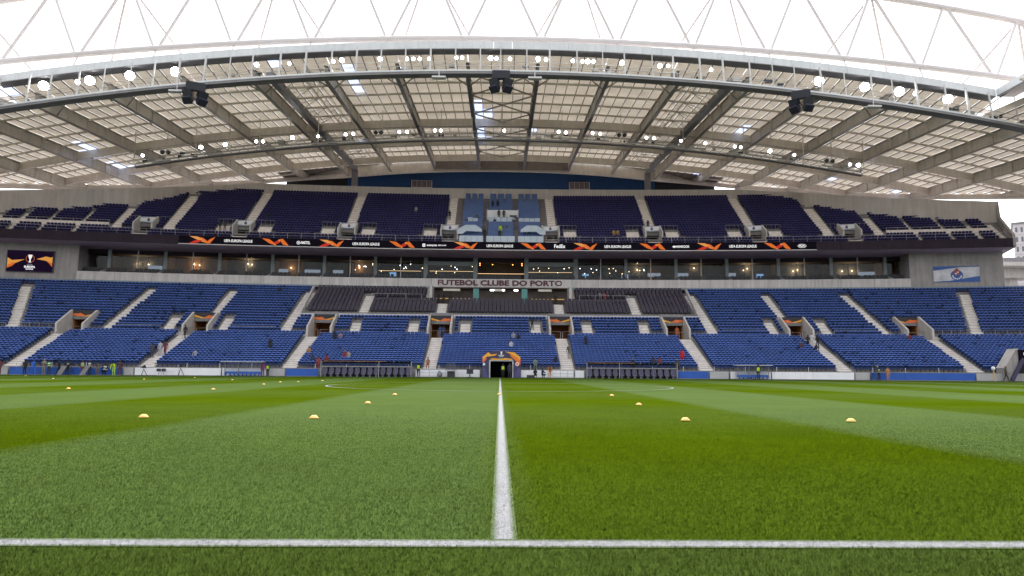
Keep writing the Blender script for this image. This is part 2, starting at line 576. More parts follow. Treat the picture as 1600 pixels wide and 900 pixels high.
def arc_strip(mb, ths, prof, mi=0, closed=False):
    """sweep a profile [(s, z)...] along the angles"""
    n = len(prof)
    vs = [P(t, s, z) for t in ths for (s, z) in prof]
    fs = []
    for i in range(len(ths) - 1):
        for k in range(n if closed else n - 1):
            k2 = (k + 1) % n
            fs.append((i * n + k, (i + 1) * n + k, (i + 1) * n + k2, i * n + k2))
    if closed:
        fs.append(tuple(range(n)))
        fs.append(tuple((len(ths) - 1) * n + k for k in range(n))[::-1])
    mb.add(vs, fs, mi)
    return mb
def rect(s0, s1, z0, z1): return [(s0, z0), (s1, z0), (s1, z1), (s0, z1)]
def lin(a, b, step):
    n = max(1, int(math.ceil((b - a) / step)))
    return [a + (b - a) * i / n for i in range(n + 1)]
def wedge(mb, t0, t1, poly, mi=0):
    """polygon in (s, z) given thickness between two angles"""
    n = len(poly)
    vs = [P(t0, s, z) for s, z in poly] + [P(t1, s, z) for s, z in poly]
    fs = [tuple(range(n))[::-1], tuple(range(n, 2 * n))]
    for k in range(n):
        fs.append((k, (k + 1) % n, n + (k + 1) % n, n + k))
    mb.add(vs, fs, mi)
    return mb

def text(name, s, size, mat, parent, loc, th=0.0, bold=0.0, extr=0.02, width=None, tilt=0.0):
    c = bpy.data.curves.new(name, 'FONT')
    c.body = s
    c.size = size
    c.align_x = 'CENTER'
    c.align_y = 'CENTER'
    c.extrude = extr
    c.offset = bold
    c.materials.append(mat)
    c.resolution_u = 3
    o = bpy.data.objects.new(name, c)
    COL.objects.link(o)
    dg = bpy.context.evaluated_depsgraph_get()
    me = bpy.data.meshes.new_from_object(o.evaluated_get(dg))
    bpy.data.objects.remove(o)
    me.name = name
    if width:
        xs = [v.co.x for v in me.vertices]
        k = width / (max(xs) - min(xs))
        for v in me.vertices:
            v.co.x *= k
    me.materials.clear()
    me.materials.append(mat)
    return sub(parent, name, me, loc, (R(90) - tilt, 0, -R(th)))

# ================================================================== GROUND AND PITCH
def sheet(name, x0, x1, y0, y1, z, mat, nx=1, ny=1):
    vs = [(x0 + (x1 - x0) * i / nx, y0 + (y1 - y0) * j / ny, z) for j in range(ny + 1) for i in range(nx + 1)]
    fs = [(j * (nx + 1) + i, j * (nx + 1) + i + 1, (j + 1) * (nx + 1) + i + 1, (j + 1) * (nx + 1) + i) for j in range(ny) for i in range(nx)]
    me = bpy.data.meshes.new(name)
    me.from_pydata(vs, [], fs)
    me.materials.append(mat)
    return tag(link(name, me), kind='structure')
sheet('ground', -3000, 3000, -3000, 3000, -0.25, MT['ground'])
sheet('pitch', -78, 78, -14, 76.4, 0.0, MT['turf'], 4, 4)

def strip(name, pts, w, mat='line'):
    mb = MB()
    vs = []
    n = len(pts)
    for i, p in enumerate(pts):
        a, b = Vector(pts[max(i - 1, 0)]), Vector(pts[min(i + 1, n - 1)])
        d = (b - a).normalized()
        nrm = Vector((-d.y, d.x, 0))
        vs += [Vector(p) + nrm * w / 2, Vector(p) - nrm * w / 2]
    fs = [(2 * i, 2 * i + 1, 2 * i + 3, 2 * i + 2) for i in range(n - 1)]
    mb.add(vs, fs)
    return tag(mb.build(name, MT[mat]), kind='structure')
strip('near_touchline', [(-52.5, 0, 0.004), (52.5, 0, 0.004)], 0.16, 'line_y')
strip('halfway_line', [(0, 0.086, 0.004), (0, 67.9, 0.004)], 0.14, 'line_x')
strip('far_touchline', [(-52.5, 68, 0.004), (52.5, 68, 0.004)], 0.10)
strip('centre_circle', [(9.15 * math.cos(a), 34 + 9.15 * math.sin(a), 0.008) for a in [math.pi * 2 * k / 96 for k in range(97)]], 0.12)

# grass blades standing near the camera
def blades():
    N = 480000
    # distance from the camera with density falling outwards
    u = rng.random(N)
    d0, d1 = 1.9, 17.0
    d = d0 * (d1 / d0) ** u
    w = 0.86
    x = (rng.random(N) * 2 - 1) * w * d * 1.0 + 0.02
    y = -3.57 + d
    keep = (y > -1.7)
    x, y, d = x[keep], y[keep], d[keep]
    n = len(x)
    h = (0.009 + 0.010 * rng.random(n)) * np.clip(1.15 - d / 18.0, 0.25, 1)
    bw = 0.00065 * d * (0.6 + 0.6 * rng.random(n))
    a = rng.random(n) * math.pi
    lean = (rng.random((n, 2)) - 0.5) * 0.022
    lean[:, 1] += 0.006
    v = np.empty((n, 3, 3))
    v[:, 0, 0] = x - np.cos(a) * bw; v[:, 0, 1] = y - np.sin(a) * bw; v[:, 0, 2] = -0.002
    v[:, 1, 0] = x + np.cos(a) * bw; v[:, 1, 1] = y + np.sin(a) * bw; v[:, 1, 2] = -0.002
    v[:, 2, 0] = x + lean[:, 0]; v[:, 2, 1] = y + lean[:, 1]; v[:, 2, 2] = h
    me = bpy.data.meshes.new('grass')
    me.vertices.add(n * 3)
    me.vertices.foreach_set('co', v.reshape(-1))
    me.loops.add(n * 3)
    me.loops.foreach_set('vertex_index', np.arange(n * 3, dtype=np.int32))
    me.polygons.add(n)
    me.polygons.foreach_set('loop_start', np.arange(n, dtype=np.int32) * 3)
    me.polygons.foreach_set('loop_total', np.full(n, 3, np.int32))
    at = me.attributes.new('tone', 'FLOAT', 'POINT')
    tn = np.repeat(0.76 + 0.20 * rng.random(n), 3).reshape(n, 3)
    at.data.foreach_set('value', tn.reshape(-1).astype(np.float32))
    me.update()
    me.materials.append(MT['blade'])
    tag(link('grass', me), kind='stuff')
blades()

# ================================================================== SEATS
def seat_template(up=False, fold=False):
    """back shell with a rounded top and a pan; x along the row, y away from the pitch"""
    mb = MB()
    w, n = 0.232, 5
    # rounded back; tones paint light on the top lip, shade on shell and pan
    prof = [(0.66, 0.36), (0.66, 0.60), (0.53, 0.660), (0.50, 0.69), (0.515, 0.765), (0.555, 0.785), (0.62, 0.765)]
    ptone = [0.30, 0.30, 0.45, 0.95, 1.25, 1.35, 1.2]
    mb.tone = []
    rings = []
    for i in range(n + 1):
        u = -1 + 2 * i / n
        k = 1 - u * u
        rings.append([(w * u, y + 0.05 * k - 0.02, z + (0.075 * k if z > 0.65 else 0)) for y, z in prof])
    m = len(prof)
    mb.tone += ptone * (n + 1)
    mb.add([p for r in rings for p in r], [(i * m + j, (i + 1) * m + j, (i + 1) * m + j + 1, i * m + j + 1) for i in range(n) for j in range(m - 1)])
    # pan
    if fold:
        mb.add([(-w, 0.40, 0.42), (w, 0.40, 0.42), (w, 0.44, 0.72), (-w, 0.44, 0.72)], [(0, 1, 2, 3)])
    else:
        mb.add([(-w, 0.12, 0.43), (w, 0.12, 0.43), (w, 0.50, 0.39), (-w, 0.50, 0.39)], [(0, 1, 2, 3)])
        mb.add([(-w, 0.12, 0.43), (w, 0.12, 0.43), (w, 0.12, 0.33), (-w, 0.12, 0.33)], [(3, 2, 1, 0)])
    # bracket to the riser
    mb.box((0, 0.46, 0.21), (0.06, 0.06, 0.40))
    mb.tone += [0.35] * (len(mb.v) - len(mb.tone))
    return mb
def padded_template():
    mb = MB()
    mb.box((0, 0.30, 0.40), (0.48, 0.42, 0.12))
    mb.box((0, 0.56, 0.66), (0.48, 0.12, 0.62))
    mb.box((-0.275, 0.36, 0.52), (0.06, 0.40, 0.08))
    mb.box((0, 0.48, 0.17), (0.10, 0.10, 0.34))
    return mb

def spread(name, tmpl, places, mat, parent, tones):
    """one mesh holding a template at many places; places = array of (th, s, z)"""
    V = np.array(tmpl.v)
    pl = np.array(places)
    a = np.radians(pl[:, 0])
    r = pl[:, 1] - CY
    bx = np.stack([r * np.sin(a), CY + r * np.cos(a), pl[:, 2]], 1)
    tx = np.stack([np.cos(a), -np.sin(a), np.zeros_like(a)], 1)
    rx = np.stack([np.sin(a), np.cos(a), np.zeros_like(a)], 1)
    n, m = len(pl), len(V)
    co = bx[:, None, :] + tx[:, None, :] * V[None, :, 0:1] + rx[:, None, :] * V[None, :, 1:2]
    co[:, :, 2] += V[None, :, 2]
    loops = np.concatenate([np.array(f) for f in tmpl.f])
    lens = np.array([len(f) for f in tmpl.f])
    L = len(loops)
    me = bpy.data.meshes.new(name)
    me.vertices.add(n * m)
    me.vertices.foreach_set('co', co.reshape(-1))
    me.loops.add(n * L)
    me.loops.foreach_set('vertex_index', (loops[None, :] + (np.arange(n) * m)[:, None]).reshape(-1).astype(np.int32))
    tot = np.tile(lens, n)
    st = np.concatenate([[0], np.cumsum(tot)[:-1]])
    me.polygons.add(len(tot))
    me.polygons.foreach_set('loop_start', st.astype(np.int32))
    me.polygons.foreach_set('loop_total', tot.astype(np.int32))
    at = me.attributes.new('tone', 'FLOAT', 'POINT')
    tt = np.array(getattr(tmpl, 'tone', [1.0] * m), dtype=np.float32)
    at.data.foreach_set('value', (np.array(tones, dtype=np.float32)[:, None] * tt[None, :]).reshape(-1))
    me.update()
    me.validate()
    me.materials.append(mat)
    return link(name, me, parent)

def fill_row(s, spans, pitch=0.5):
    """angles of seats in the free spans of a row"""
    out = []
    d = math.degrees(pitch / (s - CY))
    for a, b in spans:
        n = int((b - a) / d + 0.02)
        if n < 1: continue
        off = (b - a - n * d) / 2
        out += [a + off + d * (k + 0.5) for k in range(n)]
    return out
def free(lo, hi, holes):
    """spans of [lo, hi] left over by the holes"""
    holes = sorted((max(a, lo), min(b, hi)) for a, b in holes if b > lo and a < hi)
    out, c = [], lo
    for a, b in holes:
        if a > c: out.append((c, a))
        c = max(c, b)
    if c < hi: out.append((c, hi))
    return out
def single_seats(name, tmpl, mat, places, parent, tones):
    me = tmpl.mesh(name, mat)
    at = me.attributes.new('tone', 'FLOAT', 'POINT')
    at.data.foreach_set('value', getattr(tmpl, 'tone', [1.0] * len(me.vertices)))
    for (th, s, z) in places:
        sub(parent, name, me, P(th, s, z), (0, 0, -R(th)))

# ================================================================== LOWER TIER
TH0, TH1 = -13.6, 13.6
L1 = [(77.4 + 0.76 * i, 0.95 + 0.262 * i) for i in range(17)]          # (front of the tread, floor)
L2 = [(90.5 + 0.76 * i, 5.60 + 0.430 * i) for i in range(18)]
PORT = [-8.36, -6.06, -3.66, -1.25, 1.25, 3.62, 6.06, 8.32]             # openings in the terrace
PW = 0.215
L1A = [(-8.47 + 0.12, 0.125), (-6.20, 0.125), (-3.77, 0.125), (-1.28, 0.115), (1.23, 0.115), (3.73, 0.125), (6.16, 0.125), (8.34, 0.125), (-10.6, 0.11), (10.6, 0.11), (-12.8, .11), (12.8, .11)]
low = thing('lower_tier', 'lower tier of blue seats running the whole length of the far touchline', 'grandstand tier', P(0, 76.6, 0))

VIP = 4.18
cuts = sorted(set([round(x, 4) for x in lin(TH0, TH1, 0.4)] + [p + d for p in PORT for d in (-PW, PW)] + [-VIP, VIP, -1.54, 1.54]))
mb = MB()
arc_strip(mb, cuts, [(76.6, -0.2), (76.6, 0.86), (76.85, 0.86), (76.85, 0.95), (77.4, 0.95)])
for rows, first in ((L1, 0.95), (L2, 5.142)):
    zprev = first
    for i, (s, z) in enumerate(rows):
        s1 = s + 0.76 if i < len(rows) - 1 else s + (0.9 if rows is L1 else 1.6)
        if rows is L1 and i == len(rows) - 1: s1 = 90.5
        for a, b in zip(cuts[:-1], cuts[1:]):
            mid = (a + b) / 2
            if rows is L2 and s < 94.3 and any(abs(mid - p) < PW for p in PORT): continue
            if rows is L2 and i > 12 and abs(mid) < 1.54: continue
            mb.add([P(a, s, zprev), P(b, s, zprev), P(b, s, z), P(a, s, z), P(b, s1, z), P(a, s1, z)], [(0, 1, 2, 3), (3, 2, 4, 5)])
        zprev = z
mb.build('terrace', MT['terrace'], low)

# aisles: pale paved steps with a half step at each riser
def aisle(parent, name, th, hw, rows, mat, rise, tread=0.76, dth=0.0):
    mb = MB()
    n = len(rows)
    for k, (s, z) in enumerate(rows):
        t = th + dth * k / max(1, n - 1)
        a, b = t - hw, t + hw
        wedge(mb, a + .002, b - .002, rect(s - 0.020, s - 0.0125, z - 0.030, z + 0.018), 1)      # darker strip drawing the step line
        wedge(mb, a, b, rect(s - 0.012, s + tread - 0.014, z - 0.3, z + 0.022))
        if k > 0:
            wedge(mb, a, b, rect(s - tread * 0.5, s - 0.021, z - rise - 0.2, z - rise * 0.5))
    mb.build(name, [mat, MT['wall']], parent)
for th, hw in L1A:
    aisle(low, 'aisle_stair', th, hw, L1, MT['aisle'], 0.262, dth=(0.0 if abs(th) < 7 else 0.12 * (1 if th > 0 else -1)))
L2A = []      # (angle at the bottom, half width, first row, last row, drift)
for sg in (-1, 1):
    L2A += [(sg * 9.42, 0.10, 1, 16, sg * 0.60), (sg * 7.74, 0.085, 1, 16, -sg * 0.20), (sg * 5.93, 0.08, 6, 16, -sg * 0.06),
            (sg * 4.36, 0.10, 1, 16, -sg * 0.14), (sg * 2.93, 0.095, 8, 15, -sg * 0.03), (sg * 1.27, 0.10, 8, 12, 0.0),
            (sg * 6.62, 0.09, 0, 5, 0.0), (sg * 5.58, 0.085, 0, 5, 0.0), (sg * 2.98, 0.095, 0, 4, 0.0), (sg * 1.80, 0.10, 0, 4, 0.0), (sg * 0.73, 0.10, 0, 4, 0.0),
            (sg * 11.6, 0.10, 1, 16, sg * 0.4)]
for th, hw, i0, i1, dr in L2A:
    aisle(low, 'aisle_stair', th, hw, L2[i0:i1 + 1], MT['aisle'], 0.43, dth=dr)
# landings beside the openings (pale walkway strips)
LAND = []
for sg in (-1, 1):
    for a, b in ((5.5, 6.62), (7.7, 8.9), (2.98, 4.40), (0.73, 1.80)):
        a, b = (a, b) if sg > 0 else (-b, -a)
        for x, y in free(a, b, [(p - PW - 0.03, p + PW + 0.03) for p in PORT]):
            LAND.append((x, y))
    a, b = (8.36, 13.6) if sg > 0 else (-13.6, -8.36)
    for x, y in free(a, b, [(p - PW - 0.03, p + PW + 0.03) for p in PORT]):
        LAND.append((x, y))
for a, b in LAND:
    mb = MB()
    arc_strip(mb, lin(a, b, 0.3), rect(90.46, 91.24, 5.2, 5.63), closed=True)
    mb.build('landing', MT['aisle'], low)

# openings (vomitories)
def wave(th, s, z0, h, w, flip=1):
    """flame-like band: list of (x, z) outlines in the plane facing the pitch"""
    return [[(-w, 0.35 * h), (-w, 0.95 * h), (-0.62 * w, 0.62 * h), (-0.1 * w, 0.30 * h), (0.15 * w, 0.22 * h), (-0.15 * w, 0.02 * h), (-0.55 * w, 0.25 * h)],
            [(-0.2 * w, 0.20 * h), (0.35 * w, 0.85 * h), (0.55 * w, 0.72 * h), (w, 0.78 * h), (w, 0.25 * h), (0.6 * w, 0.18 * h), (0.2 * w, 0.10 * h)]]
def flat(mb, th, s, polys, mi=0, depth=0.03, z0=0.0, mir=1, x0=0.0):
    o = P(th, s, z0)
    for p in polys:
        q = [(x * mir + x0, z) for x, z in p]
        mb.prism(q, o, et(th), Vector((0, 0, 1)), -er(th), depth, mi)
for k, p in enumerate(PORT):
    v = MB()
    # inner lining: floor, sides, ceiling, back
    s0, s1 = 90.3, 98.0
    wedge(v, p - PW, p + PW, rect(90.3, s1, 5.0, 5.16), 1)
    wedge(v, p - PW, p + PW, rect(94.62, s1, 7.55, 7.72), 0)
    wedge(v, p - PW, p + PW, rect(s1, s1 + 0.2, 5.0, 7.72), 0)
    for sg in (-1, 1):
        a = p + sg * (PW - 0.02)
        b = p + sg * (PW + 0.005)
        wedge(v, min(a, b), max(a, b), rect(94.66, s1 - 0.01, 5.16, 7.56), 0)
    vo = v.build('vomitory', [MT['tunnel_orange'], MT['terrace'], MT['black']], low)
    for sg in (-1, 1):
        w_ = MB()
        a = p + sg * PW
        b = p + sg * (PW + 0.035)
        wedge(w_, min(a, b), max(a, b), [(90.22, 4.9), (94.62, 4.9), (94.62, 8.60), (94.2, 8.60), (90.22, 6.55)])
        w_.build('side_wall', MT['portal'], vo)
    h = MB()
    wedge(h, p - PW + 0.001, p + PW - 0.001, rect(94.36, 94.60, 7.72, 8.55))
    h.build('header', MT['print_black'], vo)
    f = MB()
    w2 = math.radians(PW) * 389.4 - 0.05
    mir = 1 if k % 2 else -1
    flat(f, p, 94.34, [wave(p, 0, 0, 0.62, w2)[0]], 0, 0.015, 7.66, mir)
    flat(f, p, 94.33, [wave(p, 0, 0, 0.62, w2)[1]], 1, 0.015, 7.66, mir)
    f.build('flame_banner', [MT['print_amber'], MT['print_orange']], vo)
    r_ = MB()
    for sg in (-1, 1):
        r_.tube([P(p + sg * 0.02, 90.4, 6.15), P(p + sg * (PW - 0.03), 91.6, 6.25)], 0.025, 5)
        r_.tube([P(p + sg * 0.02, 90.4, 6.15), P(p + sg * 0.02, 90.4, 5.15)], 0.022, 5)
    r_.build('handrail', MT['rail'], vo)

# seats of the lower tier
lo_places, lo_tone = [], []
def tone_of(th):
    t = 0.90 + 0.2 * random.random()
    if abs(th) > 1.8 and random.random() < (0.022 if abs(th) < 6 else 0.055): t *= 0.5  # darker tone stands in for shadowed gaps of folded or missing seats
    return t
for i, (s, z) in enumerate(L1):
    holes = [(t + (0 if abs(t) < 7 else 0.12 * (1 if t > 0 else -1)) * i / 16 - h - 0.01, t + (0 if abs(t) < 7 else 0.12 * (1 if t > 0 else -1)) * i / 16 + h + 0.01) for t, h in L1A]
    if i == 16: holes += [(p - 0.25, p + 0.25) for p in PORT]
    for t in fill_row(s, free(TH0, TH1, holes)):
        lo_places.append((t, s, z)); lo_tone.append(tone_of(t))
vip_places, vip_tone = [], []
for i, (s, z) in enumerate(L2):
    holes = []
    for th, hw, i0, i1, dr in L2A:
        if i0 <= i <= i1:
            t = th + dr * (i - i0) / max(1, i1 - i0)
            holes.append((t - hw - 0.012, t + hw + 0.012))
    vip_holes = list(holes)
    if i < 6: holes += [(p - PW - 0.05, p + PW + 0.05) for p in PORT]
    if i == 0: holes += [(a - 0.02, b + 0.02) for a, b in LAND]
    if i == 16: holes = [h for h in holes if abs(h[0]) > 8]
    if i >= 6: holes.append((-VIP - 0.03, VIP + 0.03))
    for t in fill_row(s, free(TH0, TH1, holes)):
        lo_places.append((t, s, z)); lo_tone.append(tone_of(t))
    if i >= 8:
        if i > 12: vip_holes.append((-1.66, 1.66))
        if i in (13, 14): vip_holes += [(1.66, 2.9), (-2.9, -1.66)] if i == 13 else []
        for t in fill_row(s, free(-VIP + 0.06, VIP - 0.06, vip_holes), 0.60):
            vip_places.append((t, s, z)); vip_tone.append(0.9 + 0.2 * random.random())
# the 300 that show largest stand alone, the rest are one mass
order = sorted(range(len(lo_places)), key=lambda k: (P(*lo_places[k]) - CAMP).length)
one, rest = order[:300], order[300:]
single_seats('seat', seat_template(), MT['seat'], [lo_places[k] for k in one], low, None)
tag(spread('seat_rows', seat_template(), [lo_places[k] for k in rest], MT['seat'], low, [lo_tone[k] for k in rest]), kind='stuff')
order = sorted(range(len(vip_places)), key=lambda k: (P(*vip_places[k]) - CAMP).length)
single_seats('padded_seat', padded_template(), MT['seat_vip'], [vip_places[k] for k in order[:300]], low, None)
tag(spread('padded_seat_rows', padded_template(), [vip_places[k] for k in order[300:]], MT['seat_vip'], low, [vip_tone[k] for k in order[300:]]), kind='stuff')

# parapet in front of the padded seats, border walls
mb = MB()
for a, b in free(-VIP, VIP, [(p - PW - 0.04, p + PW + 0.04) for p in PORT]):
    arc_strip(mb, lin(a, b, 0.3), rect(95.10, 95.35, 8.0, 8.78), closed=True)
mb.build('parapet', MT['portal'], low)
mb = MB()
for p in PORT[2:6]:
    arc_strip(mb, lin(p - PW - 0.04, p + PW + 0.04, 0.2), rect(95.12, 95.33, 8.0, 9.0), closed=True)
arc_strip(mb, lin(-VIP, VIP, 0.3), rect(95.36, 96.0, 8.9, 8.98), closed=True)
mb.build('kerb', MT['dark_steel'], low)
for sg in (-1, 1):
    mb = MB()
    a, b = sg * VIP, sg * (VIP + 0.04)
    wedge(mb, min(a, b), max(a, b), [(95.4, 8.0), (104.6, 12.4), (104.6, 13.75), (104.1, 13.7), (95.4, 9.0)])
    mb.build('border_wall', MT['portal'], low)
    mb = MB()
    a, b = sg * 1.52, sg * 1.57
    wedge(mb, min(a, b), max(a, b), rect(100.4, 104.7, 10.2, 13.75))
    wedge(mb, min(sg * 1.57, sg * 1.66), max(sg * 1.57, sg * 1.66), [(100.6, 10.2), (104.7, 10.2), (104.7, 13.7), (101.0, 11.6)])
    mb.build('border_wall', MT['portal'], low)
    # handrail in front of the upper padded rows
    r_ = MB()
    pts = [P(t, 101.0, 12.35) for t in lin(sg * 1.75, sg * 2.85, 0.2)] if sg > 0 else [P(t, 101.0, 12.35) for t in lin(-2.85, -1.75, 0.2)]
    r_.tube(pts, 0.04, 6)
    for t in (1.75, 2.1, 2.5, 2.85):
        r_.tube([P(sg * t, 101.0, 11.2), P(sg * t, 101.0, 12.35)], 0.03, 5)
    r_.build('handrail', MT['rail'], low)
# front railing along the pitch
mb = MB()
pts = lin(-11.5, 11.5, 0.55)
for t in pts:
    mb.bar(P(t, 76.72, 0.86), P(t, 76.72, 1.42), 0.05, 0.05, up=(0, 1, 0))
mb.build('front_railing', MT['pale_steel'], low)
mb = MB()
for sg in (-1, 1):
    for a, b in ((8.62, 9.30), (9.54, 12.8), (6.75, 7.55), (4.55, 5.45)):
        ts = lin(a, b, 0.22)
        mb.tube([P(sg * t, 91.3, 6.55) for t in ts], 0.022, 5)
        for t in ts:
            mb.tube([P(sg * t, 91.3, 5.6), P(sg * t, 91.3, 6.55)], 0.018, 4)
mb.build('handrail', MT['rail'], low)

# lounge behind the padded seats in the middle
mb = MB()
wedge(mb, -1.52, 1.52, rect(100.36, 107.0, 10.5, 10.75), 0)
wedge(mb, -1.52, 1.52, rect(106.4, 106.7, 10.75, 14.0), 0)
wedge(mb, -1.52, 1.52, rect(104.9, 106.65, 13.80, 13.97), 0)
lg = mb.build('lounge', [MT['box_dark']], low)
mb = MB()
for t in (-0.56, 0.54):
    wedge(mb, t - 0.065, t + 0.065, rect(103.8, 104.2, 10.76, 13.6))
mb.build('door_frame', MT['teal'], lg)
mb = MB()
for a, b in ((-1.5, -0.66), (0.66, 1.5)):
    arc_strip(mb, lin(a, b, 0.2), rect(104.0, 104.04, 11.95, 12.10), closed=True)
mb.build('lit_strip', MT['yellow_strip'], lg)
mb = MB()
for t, wd in ((-0.22, 0.012), (-0.17, 0.012), (0.06, 0.013), (0.32, 0.011), (0.37, 0.012)):
    mb.lathe([(0.02, -0.1), (0.17, 0.0), (0.13, 0.12), (0.02, 0.16)], 8, 0, P(t, 103.2, 13.28))
mb.build('lounge_lamp', MT['cool'], lg)
mb = MB()
for a, b in ((-1.30, -0.92), (0.85, 1.15), (-0.14, 0.10)):
    wedge(mb, a, b, rect(103.2, 104.6, 13.15, 13.5))
mb.build('ceiling_bulkhead', MT['beige_steel'], lg)
mb = MB()
for k in range(7):
    t = -0.40 + 0.12 * k + random.uniform(-.02, .02)
    mb.box(P(t, 102.4, 11.0), (0.5, 0.45, 0.5), 0, rz=random.uniform(-.4, .4))
    mb.box(P(t, 102.6, 11.45), (0.45, 0.08, 0.5), 0, rz=random.uniform(-.4, .4))
mb.build('lounge_chairs', MT['blackm'], lg)

# ================================================================== EXECUTIVE BOX LEVEL
BL, BR = -9.27, 9.15
box = thing('box_level', 'concrete level of glazed executive boxes between the two tiers, with maroon lettering', 'executive boxes', P(0, 106, 13.75))
mb = MB()
arc_strip(mb, lin(TH0, -1.6, 0.4), rect(104.9, 106.2, 13.72, 14.02), closed=True)
arc_strip(mb, lin(1.6, TH1, 0.4), rect(104.9, 106.2, 13.72, 14.02), closed=True)
mb.build('soffit_strip', MT['soffit_strip'], box)
edges = lin(BL, BR, 0.78)
for a, b in zip(edges[:-1], edges[1:]):
    mb = MB()
    arc_strip(mb, lin(a + 0.003, b - 0.003, 0.2), rect(105.75, 106.15, 14.03 + random.uniform(-.004, .004), 15.42), closed=True)
    mb.build('fascia_panel', MT['fascia'], box)
# floor, back wall, ceiling, end walls
mb = MB()
arc_strip(mb, lin(BL, BR, 0.4), [(106.16, 14.9), (107.6, 14.9), (107.6, 15.25), (113.6, 15.25)])
mb.build('box_floor', MT['soffit'], box)
mb = MB()
arc_strip(mb, lin(BL, BR, 0.4), rect(113.6, 113.9, 15.0, 19.4), closed=True)
mb.build('box_back_wall', MT['box_dark'], box)
mb = MB()
arc_strip(mb, lin(BL, BR, 0.4), rect(109.45, 113.58, 19.05, 19.2), closed=True)
mb.build('box_ceiling', MT['box_ceil'], box)
mb = MB()  # unseen slab and back wall, added to keep out light from behind
arc_strip(mb, lin(TH0, 11.0, 0.4), rect(106.7, 113.9, 13.70, 14.88), closed=True)
arc_strip(mb, lin(TH0, TH1, 0.4), rect(107.0, 107.4, -0.2, 13.69), closed=True)
mb.build('box_substructure', MT['soffit'], box)
for nm, a, b, j in (('end_wall', TH0, BL, 0), ('end_wall', BR, 11.0, 1)):
    mb = MB()
    arc_strip(mb, lin(a, b, 0.3), rect(106.0, 114.0, 14.03, 19.42), closed=True)
    mb.build(nm, MT['wall'], box)
mb = MB()
arc_strip(mb, lin(TH0, 11.0, 0.4), rect(102.3, 114.0, 19.43, 19.75), closed=True)
mb.build('soffit', MT['soffit'], box)
mb = MB()
arc_strip(mb, lin(BL, BR, 0.4), rect(109.25, 109.5, 18.75, 19.42), closed=True)
mb.build('window_head', MT['dark_concrete'], box)
MULL = sorted([sg * (1.77 + 0.587 * k) for sg in (-1, 1) for k in range(13) if 1.77 + 0.587 * k < 9.1] + [-0.6, 0.6])
for k, t in enumerate(MULL):
    kk = int(round((abs(t) - 1.77) / 0.587)) if abs(t) > 1 else 0
    wide = abs(t) < 2 or kk % 2 == 0
    mb = MB()
    hw = 0.036 if wide else 0.012
    if abs(t) < 2: hw = 0.05
    wedge(mb, t - hw, t + hw, rect(109.05 if wide else 109.2, 109.45, 15.26, 19.40))
    mb.build('column' if wide else 'mullion', MT['mullion'] if wide else MT['pale_steel'], box)
    if wide:
        mb = MB()
        wedge(mb, t - 0.012, t + 0.012, rect(109.5, 113.55, 15.26, 19.04))
        mb.build('partition', MT['box_dark'] if random.random() < .6 else MT['box_brown'], box)
    if wide and abs(t) > 2:
        mb = MB()   # low divider between the seat groups in front of the glass
        wedge(mb, t - 0.008, t + 0.008, [(106.3, 15.0), (109.0, 15.26), (109.0, 16.3), (106.3, 15.6)])
        mb.build('divider', MT['pale_steel'], box)
# framed head of the two wide middle bays
for a, b in ((-1.77, -0.6), (0.6, 1.77)):
    mb = MB()
    arc_strip(mb, lin(a + .052, b - .052, 0.3), rect(109.1, 109.42, 18.05, 18.74), closed=True)
    mb.build('bay_frame', MT['mullion'], box)
ED = [BL] + MULL + [BR]
for a, b in zip(ED[:-1], ED[1:]):
    mb = MB()
    arc_strip(mb, [a + 0.04, b - 0.04], rect(109.30, 109.33, 15.30, 18.74), closed=True)
    if not (-0.7 < a < -0.5):
        mb.build('glass_pane', MT['glass'], box)
    mb = MB()
    arc_strip(mb, [a + 0.02, b - 0.02], rect(113.5, 113.58, 15.26, 19.04), closed=True)
    mb.build('back_panel', random.choice([MT['box_dark'], MT['box_dark'], MT['box_brown'], MT['black'], MT['box_grey'], MT['box_grey']]), box)
    n = 6 if b - a < 1 else 13
    for q in range(n):
        t = a + (b - a) * (q + 0.9) / (n + 0.8)
        if (q == n - 1 and random.random() < .4): continue
        me = bpy.data.meshes.get('box_seat') or padded_template().mesh('box_seat', MT['seat_box'])
        sub(box, 'box_seat', me, P(t, 107.4 - 0.35, 15.32), (0, 0, -R(t)))
# lights seen in the boxes
def glow_part(name, pts, r, mat):
    mb = MB()
    for p in pts:
        mb.lathe([(0.02, -r), (r * 0.8, -r * 0.5), (r, 0), (r * 0.8, r * 0.5), (0.02, r)], 8, 0, p)
    return mb.build(name, mat, box)
warm = [(-8.44, 18.0), (-8.2, 17.95), (-7.2, 18.2), (-7.08, 18.05), (-5.99, 18.5), (-5.9, 18.4), (6.97, 18.0), (7.07, 18.2), (8.08, 17.9), (8.3, 17.95), (5.82, 18.2), (5.91, 18.5), (-3.4, 18.2), (-5.0, 18.0), (3.3, 18.3), (4.66, 18.6)]
for t, z in warm:
    wl = glow_part('wall_lamp', [P(t, 113.35, z - 0.15)], 0.09, MT['warm'])
    ld = bpy.data.lights.new('lamp_light', 'POINT')
    ld.energy = 9; ld.color = (1, .72, .42); ld.shadow_soft_size = .12
    lo_ = bpy.data.objects.new('lamp_light', ld); COL.objects.link(lo_); lo_.parent = wl; lo_.location = P(t, 113.0, z - .15)
glow_part('ceiling_lamp', [P(8.9, 113.2, 18.2), P(-0.5, 110.2, 18.65), P(0.5, 110.2, 18.65), P(-0.2, 110.4, 18.5), P(0.28, 110.4, 18.5), P(-0.5, 110.2, 18.35), P(0.5, 110.2, 18.35)], 0.09, MT['orange_lamp'])
